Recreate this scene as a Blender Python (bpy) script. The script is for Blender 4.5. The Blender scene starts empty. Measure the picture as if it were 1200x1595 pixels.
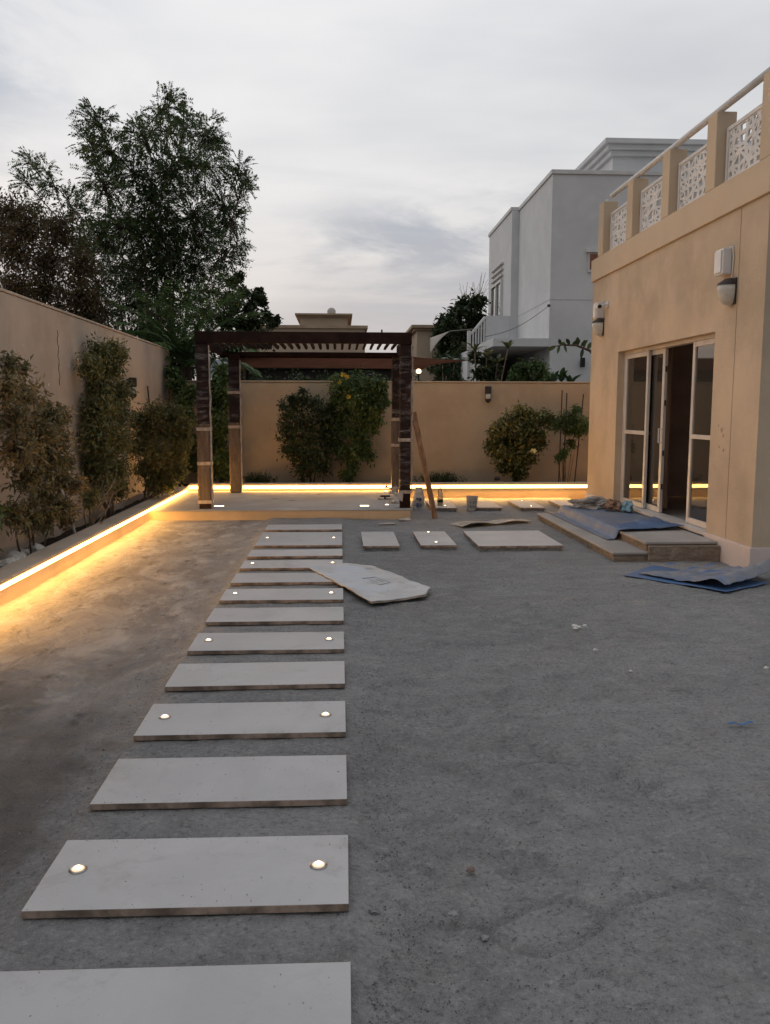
import bpy, math, random
import numpy as np
from mathutils import Vector, Matrix, noise as mnoise

random.seed(7)
rng = np.random.default_rng(7)
SC = bpy.context.scene
COL = SC.collection
rad = math.radians

# ------------------------------------------------------------------ camera
cam_d = bpy.data.cameras.new("camera")
cam = bpy.data.objects.new("camera", cam_d)
COL.objects.link(cam)
cam.location = (0, 0, 1.55)
cam.rotation_euler = (rad(90 - 6.81), rad(-0.1), rad(-3.0365))
cam_d.sensor_fit = 'HORIZONTAL'
cam_d.sensor_width = 36.0
cam_d.lens = 36.0 * 1320.9 / 1200.0
cam_d.clip_start = 0.05
cam_d.clip_end = 2000
SC.camera = cam

# ------------------------------------------------------------------ world: overcast dusk sky
SUN_EL, SUN_AZ = 14.0, -38.0          # azimuth measured from +Y towards +X
SKY_STRENGTH = 0.096
w = bpy.data.worlds.new("World")
SC.world = w
w.use_nodes = True
nt = w.node_tree
nt.nodes.clear()
N = nt.nodes.new
L = nt.links.new
wo = N('ShaderNodeOutputWorld')
bg = N('ShaderNodeBackground')
bg.inputs['Strength'].default_value = SKY_STRENGTH
L(bg.outputs[0], wo.inputs['Surface'])
sky = N('ShaderNodeTexSky')
sky.sky_type = 'NISHITA'
sky.sun_disc = False
sky.sun_elevation = rad(4)
sky.sun_rotation = rad(SUN_AZ)
sky.dust_density = 2.5
tc = N('ShaderNodeTexCoord')
sep = N('ShaderNodeSeparateXYZ')
L(tc.outputs['Generated'], sep.inputs[0])


def wmath(op, a, b=None, c=None, clamp=False):
    n = N('ShaderNodeMath')
    n.operation = op
    n.use_clamp = clamp
    for i, v in enumerate((a, b, c)):
        if v is None:
            continue
        if isinstance(v, (int, float)):
            n.inputs[i].default_value = v
        else:
            L(v, n.inputs[i])
    return n.outputs[0]


def wmix(f, a, b):
    n = N('ShaderNodeMix')
    n.data_type = 'RGBA'
    if isinstance(f, (int, float)):
        n.inputs['Factor'].default_value = f
    else:
        L(f, n.inputs['Factor'])
    for s, v in ((6, a), (7, b)):
        if isinstance(v, tuple):
            n.inputs[s].default_value = (*v, 1)
        else:
            L(v, n.inputs[s])
    return n.outputs[2]


zc = wmath('MAXIMUM', sep.outputs[2], 0.0)
den = wmath('ADD', zc, 0.16)
px = wmath('DIVIDE', sep.outputs[0], den)
py = wmath('DIVIDE', sep.outputs[1], den)
cmb = N('ShaderNodeCombineXYZ')
L(px, cmb.inputs[0])
L(py, cmb.inputs[1])


def wnoise(scale, detail, rough, off, sx=1.0, sy=1.0, rot=0.0, dist=0.0):
    mp = N('ShaderNodeMapping')
    mp.inputs['Location'].default_value = off
    mp.inputs['Rotation'].default_value = (0, 0, rot)
    mp.inputs['Scale'].default_value = (sx, sy, 1)
    L(cmb.outputs[0], mp.inputs[0])
    n = N('ShaderNodeTexNoise')
    n.inputs['Scale'].default_value = scale
    n.inputs['Detail'].default_value = detail
    n.inputs['Roughness'].default_value = rough
    n.inputs['Distortion'].default_value = dist
    L(mp.outputs[0], n.inputs['Vector'])
    return n.outputs['Fac']


def wstep(v, lo, hi):
    n = N('ShaderNodeMapRange')
    n.interpolation_type = 'SMOOTHSTEP'
    n.inputs['From Min'].default_value = lo
    n.inputs['From Max'].default_value = hi
    L(v, n.inputs['Value'])
    return n.outputs['Result']


n1 = wnoise(0.62, 5, 0.55, (13.98, 14.515, 0.0), 0.7, 1.0, -0.2, 0.25)
n2 = wnoise(1.7, 7, 0.6, (9.79, 14.77, 0.0), 0.8, 1.0, -0.45, 0.35)
n4 = wnoise(2.4, 7, 0.6, (2.5765, 3.0656, 0.0), 0.4, 1.2, -0.5, 0.5)
n3 = wnoise(0.55, 2, 0.5, (23.1, 13.8, 0.0))
cloud = wmix(wstep(n1, 0.38, 0.66), (6.95, 6.9, 6.9), (4.75, 4.9, 5.25))
gap = wmath('MULTIPLY', wstep(n2, 0.43, 0.62), wstep(n3, 0.34, 0.54))
cloud = wmix(wmath('MULTIPLY', gap, 1.0), cloud, (3.4, 3.8, 4.45))
cloud = wmix(wmath('MULTIPLY', wstep(n4, 0.48, 0.70), 0.35), cloud, (5.2, 5.35, 5.7))
# the last warm light low over the horizon, around the sun's azimuth
sa = (math.sin(rad(-8)), math.cos(rad(-8)))
toward = wmath('ADD', wmath('MULTIPLY', sep.outputs[0], sa[0]), wmath('MULTIPLY', sep.outputs[1], sa[1]))
low = wmath('SUBTRACT', 1.0, wstep(zc, 0.04, 0.30))
warm = wmath('MULTIPLY', wmath('MULTIPLY', low, wstep(toward, 0.6, 1.0)), 0.55)
cloud = wmix(warm, cloud, (6.9, 6.05, 5.6))
# the sky dims away from the sunset
sa2 = (math.sin(rad(-35)), math.cos(rad(-35)))
tw2 = wmath('ADD', wmath('MULTIPLY', sep.outputs[0], sa2[0]), wmath('MULTIPLY', sep.outputs[1], sa2[1]))
dim = wmath('ADD', 0.765, wmath('MULTIPLY', tw2, 0.25))
# an overcast sky brightens from the horizon to the zenith
dim = wmath('MULTIPLY', dim, wmath('ADD', 0.80, wmath('MULTIPLY', zc, 0.64)))
vm = N('ShaderNodeVectorMath')
vm.operation = 'SCALE'
L(cloud, vm.inputs[0])
L(dim, vm.inputs['Scale'])
L(wmix(0.93, sky.outputs[0], vm.outputs[0]), bg.inputs['Color'])

# ------------------------------------------------------------------ the low sun behind the cloud
sun_d = bpy.data.lights.new("sun", 'SUN')
sun_d.energy = 0.22
sun_d.angle = rad(40)
sun_d.color = (1.0, 0.86, 0.74)
sun = bpy.data.objects.new("sun", sun_d)
COL.objects.link(sun)
sd = Vector((math.sin(rad(-62)) * math.cos(rad(24)), math.cos(rad(-62)) * math.cos(rad(24)), math.sin(rad(24))))
sun.rotation_euler = sd.to_track_quat('Z', 'Y').to_euler()
sun.location = (-8, 20, 14)

SC.view_settings.view_transform = 'Standard'
SC.view_settings.look = 'None'
SC.view_settings.exposure = 0.5
SC.view_settings.gamma = 1.0
SC.view_settings.use_curve_mapping = False
SC.cycles.use_denoising = True
SC.cycles.max_bounces = 8
SC.cycles.transparent_max_bounces = 16
SC.cycles.sample_clamp_indirect = 6.0
SC.cycles.sample_clamp_direct = 4.0


# ================================================================== helpers
class Mt:
    """small node builder around one Principled material"""

    def __init__(s, name, col=(0.5, 0.5, 0.5), rough=0.8, metal=0.0, spec=0.4):
        s.m = bpy.data.materials.new(name)
        s.m.use_nodes = True
        s.t = s.m.node_tree
        s.p = s.t.nodes['Principled BSDF']
        s.p.inputs['Base Color'].default_value = (*col, 1)
        s.p.inputs['Roughness'].default_value = rough
        s.p.inputs['Metallic'].default_value = metal
        s.p.inputs['Specular IOR Level'].default_value = spec
        s.tc = s.t.nodes.new('ShaderNodeTexCoord')
        s.vec = s.tc.outputs['Object']

    def node(s, typ, **kw):
        n = s.t.nodes.new(typ)
        for k, v in kw.items():
            setattr(n, k, v)
        return n

    def link(s, a, b):
        s.t.links.new(a, b)

    def noise(s, scale, detail=4, rough=0.55, st=(1, 1, 1), off=(0, 0, 0), dist=0.0):
        mp = s.node('ShaderNodeMapping')
        mp.inputs['Scale'].default_value = st
        mp.inputs['Location'].default_value = off
        s.link(s.vec, mp.inputs[0])
        n = s.node('ShaderNodeTexNoise')
        n.inputs['Scale'].default_value = scale
        n.inputs['Detail'].default_value = detail
        n.inputs['Roughness'].default_value = rough
        n.inputs['Distortion'].default_value = dist
        s.link(mp.outputs[0], n.inputs['Vector'])
        return n.outputs['Fac']

    def step(s, v, lo, hi, a=0.0, b=1.0):
        n = s.node('ShaderNodeMapRange')
        n.interpolation_type = 'SMOOTHSTEP'
        n.inputs['From Min'].default_value = lo
        n.inputs['From Max'].default_value = hi
        n.inputs['To Min'].default_value = a
        n.inputs['To Max'].default_value = b
        s.link(v, n.inputs['Value'])
        return n.outputs['Result']

    def math(s, op, a, b):
        n = s.node('ShaderNodeMath', operation=op)
        for i, v in enumerate((a, b)):
            if isinstance(v, (int, float)):
                n.inputs[i].default_value = v
            else:
                s.link(v, n.inputs[i])
        return n.outputs[0]

    def mix(s, f, a, b):
        n = s.node('ShaderNodeMix', data_type='RGBA')
        if isinstance(f, (int, float)):
            n.inputs['Factor'].default_value = f
        else:
            s.link(f, n.inputs['Factor'])
        for k, v in ((6, a), (7, b)):
            if isinstance(v, tuple):
                n.inputs[k].default_value = (*v, 1)
            else:
                s.link(v, n.inputs[k])
        return n.outputs[2]

    def col(s, c):
        s.link(c, s.p.inputs['Base Color'])
        return s

    def bump(s, h, dist=0.01, strength=1.0):
        b = s.node('ShaderNodeBump')
        b.inputs['Distance'].default_value = dist
        b.inputs['Strength'].default_value = strength
        s.link(h, b.inputs['Height'])
        s.link(b.outputs[0], s.p.inputs['Normal'])
        return s

    def xyz(s):
        n = s.node('ShaderNodeSeparateXYZ')
        s.link(s.vec, n.inputs[0])
        return n.outputs


def plain(name, c, rough=0.7, var=0.12, scale=6.0, bump=0.0, bscale=60.0, metal=0.0, spec=0.25, st=(1, 1, 1)):
    k = Mt(name, c, rough, metal, spec)
    f = k.noise(scale, 5, 0.6, st)
    d = tuple(x * (1 - var * 1.6) for x in c)
    u = tuple(min(1, x * (1 + var)) for x in c)
    k.col(k.mix(k.step(f, 0.3, 0.7), d, u))
    if bump:
        k.bump(k.noise(bscale, 4, 0.6), bump)
    return k.m


def emit(name, c, strength):
    m = bpy.data.materials.new(name)
    m.use_nodes = True
    t = m.node_tree
    t.nodes.clear()
    o = t.nodes.new('ShaderNodeOutputMaterial')
    e = t.nodes.new('ShaderNodeEmission')
    e.inputs[0].default_value = (*c, 1)
    e.inputs[1].default_value = strength
    t.links.new(e.outputs[0], o.inputs[0])
    return m


def stucco(name, c, patch=0.10, bump=0.004, streak=0.25, stain=(0.5, 0.45, 0.4)):
    k = Mt(name, c, 0.9, 0, 0.2)
    big = k.noise(0.9, 5, 0.6)
    mid = k.noise(3.5, 6, 0.65, off=(4, 2, 1))
    st = k.math('MULTIPLY', k.math('ADD', k.noise(2.2, 5, 0.6, st=(1.6, 1.6, 0.14), off=(9, 3, 0)), k.noise(9, 5, 0.7, st=(1.6, 1.6, 0.07), off=(2, 3, 0))), 0.52)
    a = tuple(x * (1 - patch * 1.6) for x in c)
    b = tuple(x * (1 + patch * 0.7) for x in c)
    cc = k.mix(k.step(big, 0.32, 0.68), a, b)
    cc = k.mix(k.math('MULTIPLY', k.step(mid, 0.5, 0.75), 0.28), cc, tuple(min(1, x * 1.14 + 0.02) for x in c))
    cc = k.mix(k.math('MULTIPLY', k.step(st, 0.55, 0.8), streak), cc, tuple(x * s for x, s in zip(c, stain)))
    k.col(cc)
    g = k.math('ADD', k.noise(160, 3, 0.6), k.math('MULTIPLY', k.noise(24, 4, 0.6), 0.8))
    k.bump(g, bump)
    return k.m


class MB:
    """collects shapes in world coordinates; build() links them as ONE mesh object"""

    def __init__(s):
        s.v, s.f, s.mi = [], [], []

    def add(s, v, f, mi=0):
        o = len(s.v)
        s.v += [tuple(x) for x in v]
        s.f += [tuple(i + o for i in q) for q in f]
        s.mi += [mi] * len(f)
        return s

    def box(s, x0, x1, y0, y1, z0, z1, mi=0):
        v = [(x, y, z) for z in (z0, z1) for y in (y0, y1) for x in (x0, x1)]
        f = [(0, 2, 3, 1), (4, 5, 7, 6), (0, 1, 5, 4), (2, 6, 7, 3), (0, 4, 6, 2), (1, 3, 7, 5)]
        return s.add(v, f, mi)

    def obox(s, c, size, M, mi=0):
        hx, hy, hz = (q / 2 for q in size)
        c = Vector(c)
        v = [c + M @ Vector((x, y, z)) for z in (-hz, hz) for y in (-hy, hy) for x in (-hx, hx)]
        f = [(0, 2, 3, 1), (4, 5, 7, 6), (0, 1, 5, 4), (2, 6, 7, 3), (0, 4, 6, 2), (1, 3, 7, 5)]
        return s.add(v, f, mi)

    def beam(s, a, b, wd, th, up=(0, 0, 1), mi=0):
        a, b = Vector(a), Vector(b)
        d = (b - a)
        ln = d.length
        d.normalize()
        sd_ = d.cross(Vector(up))
        if sd_.length < 1e-4:
            sd_ = d.cross(Vector((1, 0, 0)))
        sd_.normalize()
        n = sd_.cross(d)
        M = Matrix((sd_, d, n)).transposed()
        return s.obox((a + b) / 2, (wd, ln, th), M, mi)

    def tube(s, pts, rads, n=6, cap=True, mi=0):
        pts = [Vector(p) for p in pts]
        vs, fs = [], []
        ref = Vector((0.31, 0.17, 0.93))
        for i, p in enumerate(pts):
            d = (pts[min(i + 1, len(pts) - 1)] - pts[max(i - 1, 0)])
            if d.length < 1e-9:
                d = Vector((0, 0, 1))
            d.normalize()
            a = d.cross(ref)
            if a.length < 0.05:
                a = d.cross(Vector((1, 0, 0)))
            a.normalize()
            b = d.cross(a)
            r = rads[i] if hasattr(rads, '__len__') else rads
            for k in range(n):
                t = 2 * math.pi * k / n
                vs.append(p + a * (r * math.cos(t)) + b * (r * math.sin(t)))
        for i in range(len(pts) - 1):
            for k in range(n):
                k2 = (k + 1) % n
                fs.append((i * n + k, i * n + k2, (i + 1) * n + k2, (i + 1) * n + k))
        if cap:
            fs.append(tuple(range(n))[::-1])
            fs.append(tuple((len(pts) - 1) * n + k for k in range(n)))
        return s.add(vs, fs, mi)

    def lathe(s, c, prof, n=20, axis='z', mi=0):
        """prof: list of (radius, height); closed at ends whose radius is 0"""
        vs, fs = [], []
        for r, h in prof:
            for k in range(n):
                t = 2 * math.pi * k / n
                p = (r * math.cos(t), r * math.sin(t), h)
                if axis == 'x':
                    p = (h, p[0], p[1])
                elif axis == 'y':
                    p = (p[0], h, p[1])
                vs.append((c[0] + p[0], c[1] + p[1], c[2] + p[2]))
        for i in range(len(prof) - 1):
            for k in range(n):
                k2 = (k + 1) % n
                fs.append((i * n + k, i * n + k2, (i + 1) * n + k2, (i + 1) * n + k))
        fs.append(tuple(range(n))[::-1])
        fs.append(tuple((len(prof) - 1) * n + k for k in range(n)))
        return s.add(vs, fs, mi)

    def build(s, name, mats, parent=None, bevel=0.0, smooth=False, root=None):
        r = parent
        while r is not None and r.parent is not None:
            r = r.parent
        o0 = Vector(r.location) if r is not None else Vector((0, 0, 0))
        me = bpy.data.meshes.new(name)
        me.from_pydata([tuple(Vector(p) - o0) for p in s.v], [], s.f)
        if not isinstance(mats, (list, tuple)):
            mats = [mats]
        for m in mats:
            me.materials.append(m)
        if len(mats) > 1:
            me.polygons.foreach_set('material_index', s.mi)
        if smooth:
            me.polygons.foreach_set('use_smooth', [True] * len(me.polygons))
        me.update()
        o = bpy.data.objects.new(name, me)
        COL.objects.link(o)
        o.parent = parent
        if bevel:
            b = o.modifiers.new('bevel', 'BEVEL')
            b.width = bevel
            b.segments = 2
            b.limit_method = 'ANGLE'
            b.angle_limit = rad(40)
        return o


def tag(o, label=None, cat=None, group=None, kind=None):
    for k, v in (('label', label), ('category', cat), ('group', group), ('kind', kind)):
        if v:
            o[k] = v
    return o


def thing(name, loc, label, cat, group=None):
    o = bpy.data.objects.new(name, None)
    COL.objects.link(o)
    o.location = loc
    o.empty_display_size = 0.1
    return tag(o, label, cat, group)


def tree_copy(o, delta, parent=None):
    c = o.copy()
    COL.objects.link(c)
    if parent is not None:
        c.parent = parent
    else:
        c.location = Vector(o.location) + Vector(delta)
    for ch in [x for x in o.children]:
        tree_copy(ch, delta, c)
    return c


def fbm(x, y, sc, oct=4, seed=0.0):
    s, a, t = 0.0, 1.0, 0.0
    for i in range(oct):
        s += a * mnoise.noise((x * sc + seed, y * sc - seed, seed * 1.7 + i * 3.1))
        t += a
        sc *= 2.03
        a *= 0.5
    return s / t


# ================================================================== materials
TAN = (0.56, 0.375, 0.235)
M_tan_house = stucco('house_render', (0.53, 0.415, 0.305), 0.12, 0.006, 0.5, (0.80, 0.76, 0.72))
M_tan_band = stucco('parapet_render', (0.53, 0.42, 0.305), 0.05, 0.003, 0.08, (0.7, 0.65, 0.6))
M_tan_wall = stucco('boundary_render', (0.53, 0.43, 0.345), 0.12, 0.004, 0.35, (0.66, 0.6, 0.55))
M_back_wall = stucco('back_wall_render', (0.52, 0.395, 0.27), 0.09, 0.004, 0.3, (0.68, 0.6, 0.52))
M_plinth = stucco('plinth_paint', (0.62, 0.52, 0.48), 0.08, 0.003, 0.3, (0.75, 0.62, 0.52))
M_white = stucco('white_render', (0.60, 0.60, 0.60), 0.05, 0.003, 0.22, (0.8, 0.79, 0.77))
M_white_trim = plain('white_trim', (0.6, 0.59, 0.58), 0.6, 0.06, 4)
M_white_upvc = plain('white_door_frame', (0.55, 0.50, 0.46), 0.4, 0.08, 3)
M_far_tan = stucco('far_house_render', (0.48, 0.37, 0.27), 0.06, 0.003, 0.1)
M_far_trim = plain('far_house_trim', (0.40, 0.29, 0.2), 0.8, 0.1, 3)
M_kerb = stucco('kerb_render', (0.50, 0.40, 0.31), 0.12, 0.004, 0.3, (0.6, 0.52, 0.45))
M_platform_side = stucco('platform_render', (0.50, 0.385, 0.265), 0.1, 0.004, 0.22, (0.6, 0.52, 0.46))
M_alu = plain('aluminium', (0.7, 0.7, 0.7), 0.35, 0.05, 8, metal=0.9)
M_steel = plain('brushed_steel', (0.45, 0.41, 0.37), 0.3, 0.08, 20, metal=0.9)
M_led = emit('led_strip_glow', (1.0, 0.48, 0.09), 88.0)
_t = M_led.node_tree
_n = _t.nodes.new('ShaderNodeTexNoise')
_n.inputs['Scale'].default_value = 2.3
_n.inputs['Detail'].default_value = 3
_c = _t.nodes.new('ShaderNodeTexCoord')
_t.links.new(_c.outputs['Object'], _n.inputs['Vector'])
_m = _t.nodes.new('ShaderNodeMapRange')
_m.inputs['From Min'].default_value = 0.3
_m.inputs['From Max'].default_value = 0.7
_m.inputs['To Min'].default_value = 95.0
_m.inputs['To Max'].default_value = 165.0
_t.links.new(_n.outputs['Fac'], _m.inputs['Value'])
_t.links.new(_m.outputs['Result'], _t.nodes['Emission'].inputs['Strength'])
M_led_soft = emit('led_diffuser_glow', (1.0, 0.53, 0.15), 58.0)
M_spot = emit('spot_lens_glow', (1.0, 0.76, 0.5), 11.0)
M_spot_soft = emit('spot_frosted_glow', (1.0, 0.74, 0.5), 0.9)
M_globe = emit('globe_lamp_glow', (1.0, 0.72, 0.42), 2.0)
M_black = plain('black_plastic', (0.02, 0.02, 0.022), 0.5, 0.1, 8)
M_dark_metal = plain('dark_metal', (0.045, 0.036, 0.032), 0.5, 0.12, 8)
M_white_plastic = plain('white_plastic', (0.66, 0.65, 0.64), 0.4, 0.04, 6)
M_lamp_glass = plain('frosted_lamp_glass', (0.55, 0.52, 0.46), 0.25, 0.1, 9)
M_room = plain('room_paint', (0.68, 0.57, 0.51), 0.9, 0.1, 1.5)
M_room_floor = plain('room_floor_tile', (0.35, 0.33, 0.31), 0.3, 0.1, 2.5)
M_curtain = plain('beige_curtain', (0.6, 0.47, 0.35), 0.9, 0.15, 3, st=(6, 6, .4))
M_wood = plain('raw_timber', (0.27, 0.15, 0.085), 0.75, 0.3, 3, st=(14, 14, 1.0))
M_bark = plain('bark', (0.10, 0.07, 0.05), 0.9, 0.3, 9, 0.01, 30)
M_bark_pale = plain('pale_bark', (0.26, 0.19, 0.13), 0.9, 0.3, 9, 0.006, 40)
M_pvc = plain('grey_pipe', (0.5, 0.49, 0.47), 0.4, 0.06, 5)
M_paper = plain('cement_bag_paper', (0.46, 0.44, 0.42), 0.8, 0.25, 16, 0.01, 18)
M_pebble = plain('pale_rubble', (0.5, 0.47, 0.43), 0.9, 0.2, 12, 0.01, 40)
M_clod = plain('grey_clod', (0.25, 0.247, 0.243), 0.95, 0.25, 20, 0.01, 60)
M_clod_dark = plain('dark_grit', (0.13, 0.127, 0.125), 0.95, 0.25, 20)
M_plaster = plain('plaster_scrap', (0.66, 0.64, 0.62), 0.9, 0.1, 20)
M_blue_plastic = plain('blue_plastic', (0.06, 0.16, 0.36), 0.45, 0.15, 8)
M_pot_flower = plain('yellow_petal', (0.6, 0.42, 0.06), 0.6, 0.1, 20)
M_pale_flower = plain('cream_petal', (0.75, 0.68, 0.35), 0.6, 0.1, 20)
M_print = plain('grey_ink', (0.20, 0.21, 0.23), 0.8, 0.25, 30)
M_ink_blue = plain('blue_grey_ink', (0.12, 0.16, 0.24), 0.8, 0.3, 30)
M_sail = plain('brown_sail_cloth', (0.085, 0.036, 0.022), 1.0, 0.12, 2.5, spec=0.0)
M_pale_sail = plain('pale_sail_cloth', (0.36, 0.32, 0.28), 0.9, 0.1, 2.5)
M_pale_sheet = plain('pale_roof_sheet', (0.42, 0.45, 0.48), 0.5, 0.1, 3)
M_tape = plain('packing_tape', (0.40, 0.33, 0.275), 0.4, 0.2, 14)
M_ground_far = plain('far_ground', (0.2, 0.175, 0.15), 0.95, 0.2, 0.3)


def glass(name, tint=(0.9, 0.9, 0.9), refl=0.25, clear=0.72):
    m = bpy.data.materials.new(name)
    m.use_nodes = True
    t = m.node_tree
    t.nodes.clear()
    o = t.nodes.new('ShaderNodeOutputMaterial')
    tr = t.nodes.new('ShaderNodeBsdfTransparent')
    tr.inputs[0].default_value = (*tint, 1)
    gl = t.nodes.new('ShaderNodeBsdfGlossy')
    gl.inputs['Roughness'].default_value = 0.03
    gl.inputs[0].default_value = (0.9, 0.9, 0.9, 1)
    df = t.nodes.new('ShaderNodeBsdfDiffuse')
    df.inputs[0].default_value = (0.3, 0.26, 0.22, 1)
    fr = t.nodes.new('ShaderNodeFresnel')
    fr.inputs[0].default_value = 1.5
    m1 = t.nodes.new('ShaderNodeMixShader')
    m2 = t.nodes.new('ShaderNodeMixShader')
    m1.inputs[0].default_value = 1 - clear
    t.links.new(tr.outputs[0], m1.inputs[1])
    t.links.new(df.outputs[0], m1.inputs[2])
    mm = t.nodes.new('ShaderNodeMath')
    mm.operation = 'MULTIPLY_ADD'
    t.links.new(fr.outputs[0], mm.inputs[0])
    mm.inputs[1].default_value = 1.0
    mm.inputs[2].default_value = refl
    t.links.new(mm.outputs[0], m2.inputs[0])
    t.links.new(m1.outputs[0], m2.inputs[1])
    t.links.new(gl.outputs[0], m2.inputs[2])
    t.links.new(m2.outputs[0], o.inputs[0])
    return m


M_glass = glass('dusty_door_glass', (0.55, 0.5, 0.45), 0.05, 0.88)
M_win_glass = glass('window_glass', (0.4, 0.42, 0.45), 0.12, 0.9)


def leafmat(name, cols, trans=0.25, rough=0.55):
    k = Mt(name, cols[0], rough, 0, 0.35)
    at = k.node('ShaderNodeAttribute', attribute_name='tint')
    cr = k.node('ShaderNodeValToRGB')
    e = cr.color_ramp.elements
    e[0].position, e[0].color = 0.0, (*cols[0], 1)
    e[1].position, e[1].color = 1.0, (*cols[-1], 1)
    for i, c in enumerate(cols[1:-1]):
        q = e.new((i + 1) / (len(cols) - 1))
        q.color = (*c, 1)
    k.link(at.outputs['Fac'], cr.inputs[0])
    k.col(cr.outputs[0])
    tb = k.node('ShaderNodeBsdfTranslucent')
    k.link(cr.outputs[0], tb.inputs[0])
    ms = k.node('ShaderNodeMixShader')
    ms.inputs[0].default_value = trans
    out = k.t.nodes['Material Output']
    k.link(k.p.outputs[0], ms.inputs[1])
    k.link(tb.outputs[0], ms.inputs[2])
    k.link(ms.outputs[0], out.inputs[0])
    return k.m


LF_tree = leafmat('tree_leaf', [(0.03, 0.052, 0.018), (0.065, 0.10, 0.034), (0.14, 0.18, 0.055)])
LF_brown = leafmat('bronze_leaf', [(0.053, 0.033, 0.018), (0.075, 0.060, 0.024), (0.128, 0.075, 0.033)])
LF_dark = leafmat('dark_leaf', [(0.022, 0.038, 0.016), (0.045, 0.066, 0.026), (0.09, 0.115, 0.044)])
LF_shrub = leafmat('shrub_leaf', [(0.055, 0.072, 0.03), (0.125, 0.135, 0.052), (0.30, 0.24, 0.09)])
LF_russet = leafmat('russet_leaf', [(0.090, 0.053, 0.030), (0.150, 0.090, 0.045), (0.210, 0.150, 0.068)])
LF_olive = leafmat('olive_leaf', [(0.065, 0.075, 0.033), (0.17, 0.15, 0.07), (0.38, 0.26, 0.13)])
LF_green = leafmat('green_leaf', [(0.045, 0.075, 0.025), (0.085, 0.135, 0.04), (0.17, 0.22, 0.075)])
LF_croton = leafmat('variegated_leaf', [(0.054, 0.074, 0.027), (0.108, 0.115, 0.038), (0.297, 0.257, 0.081)])
LF_banana = leafmat('glossy_leaf', [(0.030, 0.070, 0.030), (0.050, 0.100, 0.040), (0.090, 0.140, 0.060)], 0.2, 0.35)
LF_palm = leafmat('palm_leaf', [(0.07, 0.13, 0.045), (0.12, 0.19, 0.065), (0.33, 0.37, 0.26)], 0.2, 0.5)


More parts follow.
